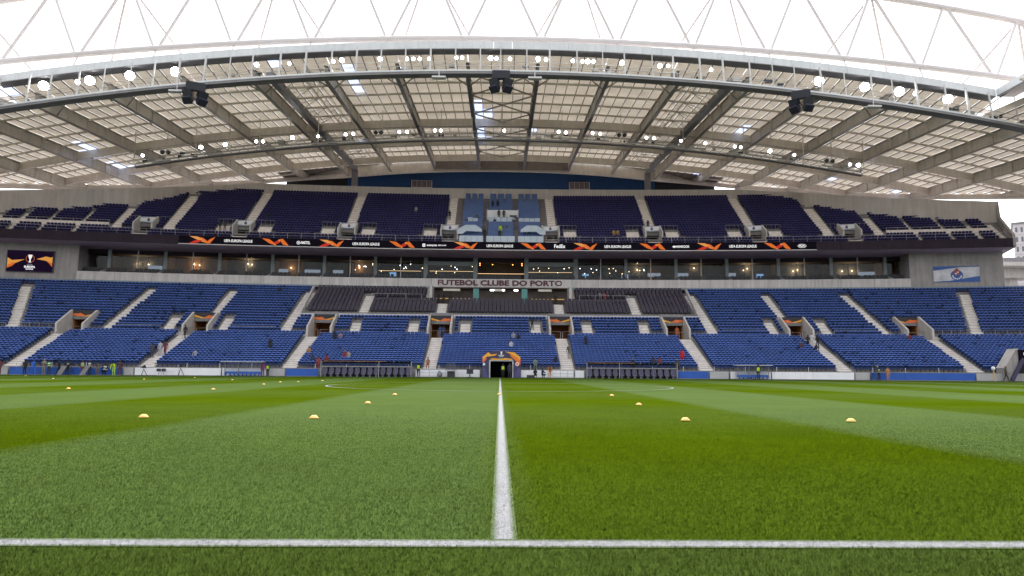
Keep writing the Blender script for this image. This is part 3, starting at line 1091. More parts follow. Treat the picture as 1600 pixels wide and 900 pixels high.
for a, b in ((-1.7, -0.66), (0.66, 1.7), (-2.9, -1.84), (-3.5, -2.98), (2.9, 3.46), (1.9, 2.8)):
    pts = []
    for k in range(9):
        pts.append(P(random.uniform(a, b), random.uniform(110.0, 113.0), random.uniform(17.2, 18.5)))
    glow_part('ceiling_lamp', pts[:5], 0.055, MT['warm'])
    glow_part('ceiling_lamp', pts[5:], 0.07, MT['cool'])
mb = MB()
for a, b, z in ((-1.7, -0.66, 17.35), (0.66, 1.7, 17.3), (-2.9, -1.9, 17.3), (-0.55, 0.55, 17.0)):
    arc_strip(mb, lin(a, b, .3), rect(111.0, 111.05, z, z + 0.06), closed=True)
mb.build('lit_shelf', MT['warm_dim'], box)
for t, w_ in ((-5.2, 2.0), (-4.5, 2.6), (-3.9, 1.7), (3.7, 2.2), (4.35, 2.4), (5.5, 2.0), (-8.05, 2.2), (8.62, 2.6)):
    mb = MB()
    a = math.degrees(w_ / 2 / 408)
    wedge(mb, t - a, t + a, rect(113.3, 113.36, 17.0, 17.6))
    mb.build('pale_glow_strip', glow('counter_%d' % int(t * 10), (0.62, 0.68, 0.8), 0.42), box)  # pale glowing strip on the back wall of a box
for t in (-2.6, 2.05, 3.0, 6.2):
    mb = MB()
    wedge(mb, t - 0.08, t + 0.08, rect(113.3, 113.36, 16.7, 17.4))
    mb.build('television', MT['tv'], box)
mb = MB()
wedge(mb, 8.47, 9.1, rect(113.50, 113.56, 16.2, 19.0))
mb.build('timber_wall', MT['box_brown'], box)
# lettering
text('lettering', 'FUTEBOL CLUBE DO PORTO', 1.16, MT['letter'], box, P(-0.02, 105.66, 14.74), -0.02, bold=0.045, extr=0.035, width=20.15)

# ---- screen on the left wall
def poly(mb, th, s, pts, mi, d=0.02, x0=0, z0=0):
    flat(mb, th, s, [pts], mi, d, z0, 1, x0)
TS = -10.19
scr = thing('video_screen', 'large video screen with a trophy emblem between amber flames on the left concrete wall', 'video screen', P(TS, 105.9, 15.0))
mb = MB()
mb.prism([(-3.2, 15.0), (3.2, 15.0), (3.2, 18.3), (-3.2, 18.3)], P(TS, 105.98, 0), et(TS), Vector((0, 0, 1)), -er(TS), 0.25)
mb.build('casing', MT['blackm'], scr)
mb = MB()
mb.prism([(-3.1, 15.08), (3.1, 15.08), (3.1, 18.22), (-3.1, 18.22)], P(TS, 105.725, 0), et(TS), Vector((0, 0, 1)), -er(TS), 0.01)
mb.build('display', MT['scr_black'], scr)
mb = MB()
S_ = 105.70
poly(mb, TS, S_, [(-3.05, 15.95), (-3.05, 17.15), (-2.45, 16.75), (-0.75, 16.92), (-1.9, 16.35), (-2.3, 16.38)], 0)
poly(mb, TS, S_ - .02, [(-3.05, 15.55), (-3.05, 15.95), (-2.3, 16.38), (-1.9, 16.35), (-2.4, 15.85)], 1)
poly(mb, TS, S_, [(0.85, 17.0), (2.1, 17.45), (2.75, 17.3), (3.02, 17.4), (3.02, 16.45), (2.2, 16.78)], 0)
poly(mb, TS, S_ - .02, [(2.2, 16.78), (3.02, 16.45), (3.02, 15.85), (2.7, 16.3)], 1)
ring = [(0.58 * math.cos(2 * math.pi * k / 24), 17.05 + 0.62 * math.sin(2 * math.pi * k / 24)) for k in range(25)]
ring2 = [(0.53 * math.cos(2 * math.pi * k / 24), 17.05 + 0.57 * math.sin(2 * math.pi * k / 24)) for k in range(25)]
for k in range(24):
    poly(mb, TS, S_ - .03, [ring[k], ring[k + 1], ring2[k + 1], ring2[k]], 1)
poly(mb, TS, S_ - .05, [(-0.27, 17.62), (0.27, 17.62), (0.22, 17.25), (0.09, 16.95), (0.09, 16.62), (0.2, 16.48), (-0.2, 16.48), (-0.09, 16.62), (-0.09, 16.95), (-0.22, 17.25)], 2)
poly(mb, TS, S_ - .03, [(-0.42, 16.12), (-0.22, 16.24), (0.22, 16.24), (0.42, 16.12), (0.22, 15.99), (-0.22, 15.99)], 3)
mb.build('picture', [MT['scr_amber'], MT['scr_orange'], MT['led_white'], glow('screen_grey', (.26, .26, .34), .6)], scr)
text('caption', 'UEFA', 0.16, MT['scr_black'], scr, P(TS, S_ - .08, 16.115), TS, bold=0.006, extr=0.004)
text('caption', 'EUROPA', 0.40, MT['led_white'], scr, P(TS, S_ - .03, 15.78), TS, bold=0.02, extr=0.004, width=1.5)
text('caption', 'LEAGUE', 0.25, MT['led_white'], scr, P(TS, S_ - .03, 15.45), TS, bold=0.012, extr=0.004, width=1.0)

# ---- flag banner on the right wall
TB = 10.10
flag = thing('flag_banner', 'blue and white flag banner with a round club crest on the right concrete wall', 'banner', P(TB, 105.9, 14.8))
mb = MB()
bw, bz0, bz1 = 3.28, 14.82, 17.28
mb.prism([(-bw, bz0), (bw, bz0), (bw, bz1), (-bw, bz1)], P(TB, 105.97, 0), et(TB), Vector((0, 0, 1)), -er(TB), 0.06, 0)
mb.build('cloth', MT['flag_white'], flag)
mb = MB()
poly(mb, TB, 105.90, [(-bw, 16.62), (-1.9, 16.78), (0.6, 17.12), (bw, 17.14), (bw, bz1), (-bw, bz1)], 0, 0.01)
poly(mb, TB, 105.90, [(-bw, bz0), (bw, bz0), (bw, 15.72), (1.6, 15.45), (-1.0, 15.02), (-bw, 14.90)], 0, 0.01)
mb.build('blue_band', MT['print_blue'], flag)
mb = MB()
circ = [(0.05 + 0.88 * math.cos(2 * math.pi * k / 20), 15.88 + 0.80 * math.sin(2 * math.pi * k / 20)) for k in range(20)]
poly(mb, TB, 105.89, circ, 0, 0.01)
for k in range(7):
    a = math.pi + math.pi * (k + 0.5) / 7
    poly(mb, TB, 105.875, [(0.05 + 0.62 * math.cos(a) + dx * 1.3, 15.86 + 0.56 * math.sin(a) + dz * 1.3) for dx, dz in ((-.07, -.08), (.07, -.08), (.07, .08), (-.07, .08))], 1, 0.005)
poly(mb, TB, 105.87, [(-0.38, 15.90), (0.48, 15.90), (0.45, 16.5), (0.28, 16.78), (0.05, 17.02), (-0.18, 16.78), (-0.35, 16.5)], 2, 0.01)
poly(mb, TB, 105.855, [(-0.2, 16.0), (0.02, 16.0), (0.02, 16.2), (-0.2, 16.2)], 1, 0.005)
poly(mb, TB, 105.855, [(0.08, 16.22), (0.3, 16.22), (0.3, 16.42), (0.08, 16.42)], 1, 0.005)
mb.build('crest', [MT['print_blue'], MT['print_white'], MT['print_red']], flag)
# ================================================================== UPPER TIER
U = [(103.0 + 0.8 * i, 20.7 + 0.55 * i) for i in range(22)]
UP = [-7.95, -5.86, -3.54, -1.20, 1.15, 3.52, 5.86, 7.92]
UPW = 0.175
NT = [(-13.6, 4.0, 26.2), (-12.0, 6.3, 27.5), (-10.9, 7.6, 28.35), (-10.45, 8.3, 28.75), (-9.85, 9.0, 29.25), (-9.44, 9.9, 29.66), (-9.17, 11.4, 30.1), (-8.72, 11.8, 30.4), (-8.48, 12.7, 30.7), (-8.21, 14.5, 31.3), (-7.92, 16.0, 31.85), (-7.66, 18.6, 32.55), (-6.85, 20.7, 33.6), (-6.3, 22, 34.35), (-5.8, 22, 34.4), (0, 22, 34.5), (6.0, 22, 34.3), (6.9, 21, 33.5), (7.24, 19.4, 33.1), (7.45, 16.4, 32.2), (7.82, 14.9, 31.7), (8.19, 13.2, 31.0), (8.64, 11.5, 30.4), (9.16, 9.9, 29.6), (9.68, 9.1, 29.25), (10.15, 7.9, 28.7), (10.81, 7.6, 28.35), (11.1, 7.2, 28.1), (13.6, 4, 26)]
def ntab(t, k):
    return float(np.interp(t, [q[0] for q in NT], [q[k] for q in NT]))
UE0, UE1 = -13.4, 11.0
def uend(s): return 11.0 + (s - 102.0) * 0.030
up = thing('upper_tier', 'upper tier of shaded blue seats under the roof, back rows stepping down at both ends', 'grandstand tier', P(0, 102, 19.8))
cutu = sorted(set([round(x, 4) for x in lin(UE0, 10.9, 0.2)] + [10.9 + .02 * q for q in range(1, 18)] + [p + d for p in UP for d in (-UPW, UPW)]))
mb = MB()
arc_strip(mb, [c_ for c_ in cutu if c_ < 11.01], [(102.3, 19.76), (102.3, 20.7), (103.0, 20.7)])
zprev = 20.7
for i, (s, z) in enumerate(U):
    for a, b in zip(cutu[:-1], cutu[1:]):
        mid = (a + b) / 2
        if i > ntab(mid, 1) + 0.5 or mid > uend(s): continue
        if 2 <= i < 5 and any(abs(mid - p) < UPW for p in UP): continue
        s1 = s + 0.8
        mb.add([P(a, s, zprev), P(b, s, zprev), P(b, s, z), P(a, s, z), P(b, s1, z), P(a, s1, z)], [(0, 1, 2, 3), (3, 2, 4, 5)])
    zprev = z
mb.build('terrace', MT['terrace'], up)
# parapet
edges = lin(UE0, UE1, 0.9)
for a, b in zip(edges[:-1], edges[1:]):
    mb = MB()
    arc_strip(mb, lin(a + 0.003, b - 0.003, 0.3), rect(102.0, 102.3, 19.48, 20.80 + random.uniform(-.004, .004)), closed=True)
    mb.build('parapet_panel', MT['dark_concrete'], up)
# aisles
UA = []
for sg in (-1, 1):
    UA += [(sg * 1.20, 0.095, 6, 21), (sg * 3.53, 0.10, 6, 21), (sg * 5.83, 0.105, 6, 21), (sg * 7.46, 0.11, 3, 18), (sg * 8.55, 0.09, 2, 12),
           (sg * 9.28, 0.03, 0, 9), (sg * 9.95, 0.03, 0, 8), (sg * 10.5, 0.05, 0, 7)]
    UA += [(p, 0.15, 0, 1) for p in UP if p * sg > 0]
UA += [(10.93, 0.07, 0, 8), (-11.2, 0.15, 0, 7), (-10.98, 0.07, 0, 7)]
for th, hw, i0, i1 in UA:
    i1 = min(i1, int(ntab(th, 1)) - 1, 21)
    aisle(up, 'aisle_stair', th, hw, U[i0:i1 + 1], MT['aisle_up'], 0.55, 0.8)
# landings and short flights beside each opening
UH = []
for p in UP:
    for sg in (-1, 1):
        a, b = sorted((p + sg * (UPW + 0.02), p + sg * 0.70))
        if abs(p) < 2 and sg * p < 0: continue
        mb = MB()
        arc_strip(mb, lin(a, b, 0.2), rect(U[2][0] - 0.01, U[2][0] + 0.79, U[2][1] - 0.2, U[2][1] + 0.024), closed=True)
        mb.build('landing', MT['aisle_up'], up)
        UH.append((2, a, b))
        if abs(p) > 7: continue
        a2, b2 = sorted((p + sg * 0.31, p + sg * 0.60))
        mb = MB()
        for i in (3, 4, 5):
            arc_strip(mb, [a2, b2], rect(U[i][0] - 0.01, U[i][0] + 0.79, U[i][1] - 0.4, U[i][1] + 0.024), closed=True)
            UH.append((i, a2, b2))
        mb.build('short_flight', MT['aisle_up'], up)
for a, b in ((8.72, 10.86), (-11.0, -8.72)):
    mb = MB()
    arc_strip(mb, lin(a, b, 0.2), rect(U[3][0] - 0.01, U[3][0] + 0.79, U[3][1] - 0.2, U[3][1] + 0.024), closed=True)
    arc_strip(mb, lin(a, b, 0.2), rect(U[4][0] - 0.07, U[4][0] - 0.012, U[3][1] + .03, U[4][1] + 0.32), closed=True)
    mb.build('landing', MT['aisle_up'], up)
    UH.append((3, a, b))
for k, p in enumerate(UP):
    v = MB()
    s1 = 111.0
    wedge(v, p - UPW, p + UPW, rect(104.6, s1, 21.6, 21.82), 1)
    wedge(v, p - UPW, p + UPW, rect(107.3, s1, 23.45, 23.62), 0)
    wedge(v, p - UPW, p + UPW, rect(s1, s1 + 0.2, 21.6, 23.6), 0)
    for sg in (-1, 1):
        a, b = sorted((p + sg * (UPW - 0.002), p + sg * (UPW + 0.02)))
        wedge(v, a, b, rect(107.31, s1, 21.6, 23.6), 0)
    vo = v.build('vomitory', [MT['box_dark'], MT['terrace']], up)
    for sg in (-1, 1):
        a, b = p + sg * UPW, p + sg * (UPW + 0.03)
        w_ = MB()
        wedge(w_, min(a, b), max(a, b), [(104.55, 21.4), (107.3, 21.4), (107.3, 24.6), (107.0, 24.6), (104.55, 23.1)])
        w_.build('side_wall', MT['portal'], vo)
    h = MB()
    wedge(h, p - UPW + .001, p + UPW - .001, rect(107.02, 107.3, 23.60, 24.5))
    h.build('header', MT['print_white'], vo)
    f = MB()
    w2 = math.radians(UPW) * 401.9 - 0.04
    flat(f, p, 107.0, [[(-w2, 23.62), (w2, 23.62), (w2, 23.82), (0, 23.66), (-w2, 23.75)], [(-w2, 24.3), (-w2, 24.48), (w2, 24.48), (0.3, 24.42)]], 1, 0.01)
    flat(f, p, 106.99, [[(0.22 * math.cos(q * math.pi / 6), 24.0 + 0.24 * math.sin(q * math.pi / 6)) for q in range(12)]], 0, 0.01)
    flat(f, p, 106.98, [[(-0.13, 24.02), (0.13, 24.02), (0.12, 24.24), (0, 24.36), (-0.12, 24.24)]], 2, 0.01)
    f.build('crest_banner', [MT['print_blue'], paint('flag_blue_grey', (.30, .34, .45), .6), MT['print_red']], vo)
    l_ = MB()
    wedge(l_, p - 0.09, p + 0.09, rect(107.6, 107.75, 23.30, 23.38))
    l_.build('strip_light', MT['strip'], vo)
    r_ = MB()
    for sg in (-1, 1):
        if abs(p) < 2 and sg * p < 0: continue
        ts = lin(*sorted((p + sg * 0.22, p + sg * 0.62)), 0.13)
        r_.tube([P(t, U[6][0] - 0.1, U[6][1] + 0.75) for t in ts], 0.02, 5)
        for t in ts:
            r_.tube([P(t, U[6][0] - 0.1, U[5][1]), P(t, U[6][0] - 0.1, U[6][1] + 0.75)], 0.015, 4)
    r_.build('guard_rail', MT['rail'], vo)
# seats
PRESS = 1.115
up_places, up_tone = [], []
for i, (s, z) in enumerate(U):
    holes = [(t - h - 0.01, t + h + 0.01) for t, h, i0, i1 in UA if i0 <= i <= i1]
    holes.append((-PRESS, PRESS))
    holes += [(a - .01, b + .01) for q, a, b in UH if q == i]
    if 2 <= i < 6: holes += [(p - UPW - 0.04, p + UPW + 0.04) for p in UP]
    for t in fill_row(s, free(-13.2, 10.98, holes)):
        if i < ntab(t, 1) - 0.02 and not (t > 10.85):
            up_places.append((t, s, z)); up_tone.append(0.88 + 0.24 * random.random())
order = sorted(range(len(up_places)), key=lambda k: (P(*up_places[k]) - CAMP).length)
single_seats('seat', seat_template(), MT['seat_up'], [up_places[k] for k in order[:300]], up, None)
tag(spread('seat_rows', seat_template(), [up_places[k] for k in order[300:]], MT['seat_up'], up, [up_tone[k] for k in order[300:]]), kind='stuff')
# front rail
mb = MB()
ts = [t for t in lin(UE0, UE1, 0.30) if abs(t) > 1.02]
mb2 = lin(UE0, -1.02, 0.3)
mb.tube([P(t, 102.45, 21.75) for t in lin(UE0, -1.02, 0.3)], 0.035, 5)
mb.tube([P(t, 102.45, 21.75) for t in lin(1.02, UE1, 0.3)], 0.035, 5)
mb.tube([P(t, 102.45, 21.30) for t in lin(UE0, -1.02, 0.3)], 0.022, 5)
mb.tube([P(t, 102.45, 21.30) for t in lin(1.02, UE1, 0.3)], 0.022, 5)
for t in ts:
    mb.bar(P(t, 102.45, 20.7), P(t, 102.45, 21.75), 0.03, 0.03, up=(0, 1, 0))
mb.build('front_rail', MT['rail'], up)
mb = MB()
for a, b in ((-10.9, -8.72), (8.72, 10.85)):
    mb.tube([P(t, 106.15, 23.6) for t in lin(a, b, .2)], 0.03, 5)
    for t in lin(a, b, .25):
        mb.tube([P(t, 106.15, 22.6), P(t, 106.15, 23.6)], 0.025, 4)
for th, hw, i0, i1 in UA:
    if i1 - i0 > 10 and abs(th) > 1.5:
        i1 = min(i1, int(ntab(th, 1)) - 1)
        for sg in (1,):
            t = th - hw - 0.03 if th > 0 else th + hw + 0.03
            for i in range(i0, i1, 2):
                mb.tube([P(t, U[i][0] + .3, U[i][1]), P(t, U[i][0] + .3, U[i][1] + 1.0)], 0.022, 4)
mb.build('handrail', MT['rail'], up)
# wall behind the last row
mb = MB()
ths = lin(UE0, 11.24, 0.1)
vs, fs = [], []
for t in ths:
    n = ntab(t, 1)
    s = 103.0 + 0.8 * min(n, 22) + 0.45
    zb = 20.7 + 0.55 * (n - 1) - 1.0
    zt = ntab(t, 2)
    vs += [P(t, s, zb), P(t, s, zt), P(t, s + 0.35, zt), P(t, s + 0.35, zb)]
for i in range(len(ths) - 1):
    for k in range(4):
        fs.append((i * 4 + k, i * 4 + (k + 1) % 4, (i + 1) * 4 + (k + 1) % 4, (i + 1) * 4 + k))
fs += [(0, 1, 2, 3), tuple((len(ths) - 1) * 4 + k for k in (3, 2, 1, 0))]
mb.add(vs, fs)
mb.build('rear_wall', MT['rearwall'], up)
# end wall on the right
mb = MB()
pts = [(102.0, 19.5), (110.0, 19.5), (110.0, 28.05), (109.2, 28.05), (108.6, 25.4), (102.3, 21.4)]
vs = [P(uend(s_) + .005, s_, z_) for s_, z_ in pts] + [P(uend(s_) + .06, s_, z_) for s_, z_ in pts]
mb.add(vs, [tuple(range(6))[::-1], tuple(range(6, 12))] + [(k, (k + 1) % 6, 6 + (k + 1) % 6, 6 + k) for k in range(6)])
wedge(mb, 11.002, 11.06, [(106.0, 13.6), (114.0, 13.6), (114.0, 19.49), (106.0, 19.49)])
mb.build('end_wall', MT['wall'], up)

# ---- blue gallery wall behind the middle of the upper tier
gal = thing('rear_gallery', 'dark blue gallery wall under the back edge of the roof above the middle seats', 'gallery', P(0, 139.5, 30))
def gal_part(name, x0, x1, mat):
    mb = MB()
    for a, b in zip(lin(x0, x1, 3.0)[:-1], lin(x0, x1, 3.0)[1:]):
        vs = []
        for y in (139.6, 140.0):
            for x in (a, b):
                vs += [(x, y, 30.0), (x, y, 43.9 - 0.0014 * x * x)]
        mb.add(vs, [(0, 2, 3, 1), (5, 7, 6, 4), (1, 3, 7, 5), (0, 4, 6, 2), (0, 1, 5, 4), (2, 6, 7, 3)])
    mb.build(name, mat, gal)
mb = MB()  # slab added over the gallery to block light from behind
for a, b in zip(lin(-46, 46, 4)[:-1], lin(-46, 46, 4)[1:]):
    za, zb_c = 43.95 - .0014 * a * a, 43.95 - .0014 * b * b
    vs = [(a, 133.4, za - .35), (b, 133.4, zb_c - .35), (b, 140.0, zb_c + .05), (a, 140.0, za + .05)]
    vs += [(p[0], p[1], p[2] + .12) for p in vs]
    mb.add(vs, [(0, 1, 2, 3), (7, 6, 5, 4), (0, 4, 5, 1), (2, 6, 7, 3), (0, 3, 7, 4), (1, 5, 6, 2)])
mb.build('ceiling', MT['brown_clad'], gal)
gal_part('wall', -33.0, 33.0, MT['blue_wall'])
gal_part('dark_bay', -46.0, -33.01, MT['black'])
gal_part('dark_bay', 33.01, 46.0, MT['black'])
for a, b in ((-1.45, -0.75), (-0.62, -0.1), (0.05, 0.75), (0.9, 1.35), (-1.0, -0.8)):
    mb = MB()
    arc_strip(mb, lin(a, b, .3), rect(139.3, 139.8, 36.8, 38.5), closed=True)
    mb.build('window_slot', MT['black'], gal)
for t in (-2.25, 2.20):
    mb = MB()
    wedge(mb, t - 0.29, t + 0.29, rect(139.3, 140.0, 39.4, 41.0))
    f_ = mb.build('window_frame', MT['pale_steel'], gal)
    for q in range(4):
        mb = MB()
        wedge(mb, t - 0.27 + 0.137 * q, t - 0.27 + 0.137 * q + 0.125, rect(139.2, 139.31, 39.5, 40.9))
        mb.build('pane', MT['brown_clad'], f_)

# ---- press desks in the middle of the upper tier
pr = thing('press_tribune', 'light blue press desks with pale glass fronts in the middle of the upper tier', 'press tribune', P(0, 102.5, 20.8))
COLS = [(-0.93, -0.44), (-0.31, 0.28), (0.41, 0.93)]
for ci, (a, b) in enumerate(COLS):
    for i in range(1, 19):
        if i == 9: continue
        s, z = U[i]
        mb = MB()
        arc_strip(mb, lin(a, b, 0.25), rect(s + 0.05, s + 0.86, z + 0.02, z + 0.62), closed=True)
        mb.build('desk_row', MT['press_blue'], pr)
    s, z = U[9]
    n = 4
    for q in range(n):
        mb = MB()
        x0, x1 = a + (b - a) * (q + .04) / n, a + (b - a) * (q + .96) / n
        arc_strip(mb, [x0, x1], rect(s + 0.1, s + 0.25, z, z + 0.85 + random.uniform(-.1, .2)), closed=True)
        mb.build('commentary_desk', MT['press_pale'] if random.random() < .7 else MT['press_blue'], pr)
    for q in range(3):
        t = a + (b - a) * (q + 0.5) / 3
        for i in (19, 21):
            mb = MB()
            s, z = U[i]
            hw = (b - a) / 6 - 0.02
            wedge(mb, t - hw, t + hw, rect(s + 0.3, s + 0.42, z + 0.3, z + 1.05))
            mb.build('press_chair', MT['press_blue'], pr)
    # glass front at the rail
    n = 4
    for q in range(n):
        mb = MB()
        x0, x1 = a - 0.03 + (b - a + .06) * (q + .02) / n, a - .03 + (b - a + .06) * (q + .98) / n
        arc_strip(mb, [x0, x1], rect(102.5, 102.56, 20.75, 21.85), closed=True)
        mb.build('front_pane', MT['press_pale'], pr)
for t, hw in ((-1.02, 0.075), (-0.375, 0.06), (0.345, 0.06), (1.0, 0.07)):
    aisle(pr, 'carpet_stair', t, hw, U[0:22], MT['press_stair'], 0.55, 0.8)
for sg in (-1, 1):
    mb = MB()
    a, b = sorted((sg * 1.0, sg * 0.50))
    flat(mb, sg * 0.72, 104.5, [[(-2.1, 22.5), (-1.2, 22.5), (-0.6, 23.0), (1.9, 22.9), (1.9, 23.3), (0.9, 24.0), (-0.7, 24.0), (-2.1, 23.2)] if sg < 0 else [(2.1, 22.5), (1.2, 22.5), (0.6, 23.0), (-1.9, 22.9), (-1.9, 23.3), (-0.9, 24.0), (0.7, 24.0), (2.1, 23.2)]], 0, 0.12)
    mb.build('camera_stand_panel', MT['press_pale'], pr)
for k in range(26):
    t = random.uniform(-0.9, 0.9)
    i = random.choice([8, 9, 9, 10, 5, 4])
    s, z = U[i]
    mb = MB()
    mb.box(P(t, s + 0.3, z + 0.85), (0.55, 0.1, 0.38), 0, rz=random.uniform(-.3, .3))
    mb.box(P(t, s + 0.3, z + 0.64), (0.1, 0.1, 0.1))
    mb.build('monitor', MT['blackm'], pr)
mb = MB()
mb.prism([(-2.6, 0), (2.6, 0), (2.6, 1.7), (-2.6, 1.7)], P(0.03, U[10][0] + .5, U[10][1] + 0.25), et(0), Vector((0, 0, 1)), er(0), 0.08)
mb.build('studio_backdrop', MT['print_white'], pr)
mb = MB()
for x in (-2.65, 2.65):
    mb.box(P(0.03, U[10][0] + .45, U[10][1] + 1.1) + Vector((x, 0, 0)), (0.12, 0.12, 2.0))
mb.build('studio_post', MT['pale_steel'], pr)

# ---- LED ribbon
rib = thing('led_ribbon_board', 'long black perimeter display with orange flames and white words on the upper tier front', 'ribbon display', P(0, 101.9, 19.5))
ribs = lin(-7.05, 7.0, 0.47)
for a, b in zip(ribs[:-1], ribs[1:]):
    mb = MB()
    arc_strip(mb, [a + 0.002, b - 0.002], rect(101.86, 101.985, 19.56, 20.74), closed=True)
    mb.build('led_panel', MT['led_black'], rib)
mb = MB()
arc_strip(mb, lin(-7.05, 7.0, 0.3), rect(101.84, 101.985, 19.44, 19.555), closed=True)
mb.build('bottom_trim', MT['white_metal'], rib)
WA = [-6.56, -3.79, -0.80, 1.90, 4.67]
WB = [-5.01, -2.23, 0.72, 3.41, 6.16]
for t in WA:
    mb = MB()
    o = 19.58
    poly(mb, t, 101.85, [(-1.85, o + 1.12), (-0.6, o + 1.06), (0.4, o + 0.42), (0.75, o + 0.05), (-0.3, o + 0.40)], 1, .015)
    poly(mb, t, 101.84, [(-1.95, o), (-0.9, o), (0.2, o + 0.52), (-0.9, o + 0.55)], 2, .015)
    poly(mb, t, 101.83, [(0.1, o + 0.35), (0.75, o + 0.02), (1.15, o + 0.05), (1.9, o + 1.08), (1.1, o + 0.7), (0.8, o + 0.38)], 0, .015)
    poly(mb, t, 101.82, [(-0.5, o + 0.98), (0.1, o + 0.90), (0.9, o + 0.3), (0.65, o + 0.16)], 0, .015)
    mb.build('flame_mark', [MT['led_orange'], MT['led_light_orange'], MT['led_red']], rib)
for t in WB:
    mb = MB()
    o = 19.58
    poly(mb, t, 101.85, [(-2.0, o + 1.1), (-0.9, o + 0.98), (-0.1, o + 0.4), (0.0, o + 0.02), (-0.9, o + 0.35)], 0, .015)
    poly(mb, t, 101.84, [(-0.15, o + 0.1), (0.0, o + 0.02), (1.1, o + 1.08), (0.5, o + 0.95)], 1, .015)
    poly(mb, t, 101.83, [(0.55, o + 0.95), (1.15, o + 1.05), (2.0, o + 0.1), (1.9, o + 0.02), (1.2, o + 0.15)], 0, .015)
    poly(mb, t, 101.82, [(-0.2, o + 0.45), (0.4, o + 0.85), (0.75, o + 0.5), (0.1, o + 0.15)], 2, .015)
    mb.build('flame_mark', [MT['led_orange'], MT['led_light_orange'], MT['led_red']], rib)
for t in (-5.80, -3.03, -0.03, 2.63, 5.41):
    text('wording', 'UEFA EUROPA LEAGUE', 0.58, MT['led_white'], rib, P(t, 101.84, 20.12), t, bold=0.012, extr=0.006, width=4.15)
text('wording', 'AMSTEL', 0.60, MT['led_white'], rib, P(-4.36, 101.84, 20.12), -4.36, bold=0.012, extr=0.006, width=1.5)
text('wording', 'enterprise', 0.44, MT['led_white'], rib, P(-1.56, 101.84, 20.13), -1.56, bold=0.012, extr=0.006, width=1.6)
text('wording', 'RENT-A-CAR', 0.26, MT['led_white'], rib, P(-1.33, 101.84, 20.12), -1.33, bold=0.008, extr=0.006, width=1.25)
text('wording', 'FedEx', 0.78, MT['led_white'], rib, P(1.32, 101.84, 20.14), 1.32, bold=0.02, extr=0.006, width=1.75)
text('wording', 'HANKOOK', 0.50, MT['led_white'], rib, P(4.08, 101.84, 20.12), 4.08, bold=0.015, extr=0.006, width=2.1)
mb = MB()
def disc(mb, t, s, x, z, rx, rz_, mi=0):
    poly(mb, t, s, [(x + rx * math.cos(2 * math.pi * k / 20), z + rz_ * math.sin(2 * math.pi * k / 20)) for k in range(20)], mi, .008)
disc(mb, -4.51, 101.845, 0, 20.12, 0.27, 0.27)
disc(mb, -4.51, 101.835, 0, 20.12, 0.19, 0.19, 1)
disc(mb, -4.51, 101.825, 0, 20.12, 0.10, 0.10)
poly(mb, -1.74, 101.845, [(-0.22, 19.88), (0.22, 19.88), (0.22, 20.36), (-0.22, 20.36)], 0, .008)
poly(mb, -1.74, 101.835, [(-0.13, 20.08), (0.13, 20.08), (0.13, 20.16), (-0.13, 20.16)], 1, .008)
poly(mb, 3.90, 101.845, [(-0.35, 20.12), (-0.02, 20.34), (0.05, 20.2), (0.25, 20.2), (0.25, 20.04), (0.05, 20.04), (-0.02, 19.9)], 0, .008)
disc(mb, 6.69, 101.845, 0, 20.12, 0.64, 0.30)
disc(mb, 6.69, 101.835, 0, 20.12, 0.57, 0.24, 1)
mb.build('logo_mark', [MT['led_white'], MT['led_black']], rib)
text('wording', 'KIA', 0.38, MT['led_white'], rib, P(6.69, 101.82, 20.12), 6.69, bold=0.015, extr=0.006, width=0.85)

# ================================================================== ROOF
A_, K_ = 0.0014, 0.064
def zr(x, y): return 40.2 - A_ * x * x + K_ * (y - 80.0)         # underside of the sheeting
RX = [0, 9, 20, 30, 41, 50, 59, 68, 77, 84, 92, 99]
RY = [132.6, 132.6, 132.8, 133.5, 138.2, 137.0, 133.6, 128.6, 122.1, 113.2, 102.0, 91.0]
def zs(x, y): return zr(x, y) + 0.95 * max(0.0, (86.6 - y) / 5.3) * (1 if abs(x) < 63.5 else 0)
def yrear(x): return float(np.interp(abs(x), RX, RY))
def yfront(x): return 80.2 if abs(x) < 63 else 48.0
roof = thing('stadium_roof', 'arched translucent roof on beige girders over the far stand', 'roof', (0, 80, 36))
RAF = [sg * (4.53 + 9.06 * k) for k in range(11) for sg in (-1, 1)]
RAF.sort()
PUR = [86.6, 90.9, 95.2, 99.5, 107.6, 111.4, 119.0, 122.7, 130.4, 134.2]
GIR = [82.3, 103.6, 115.2, 126.6]
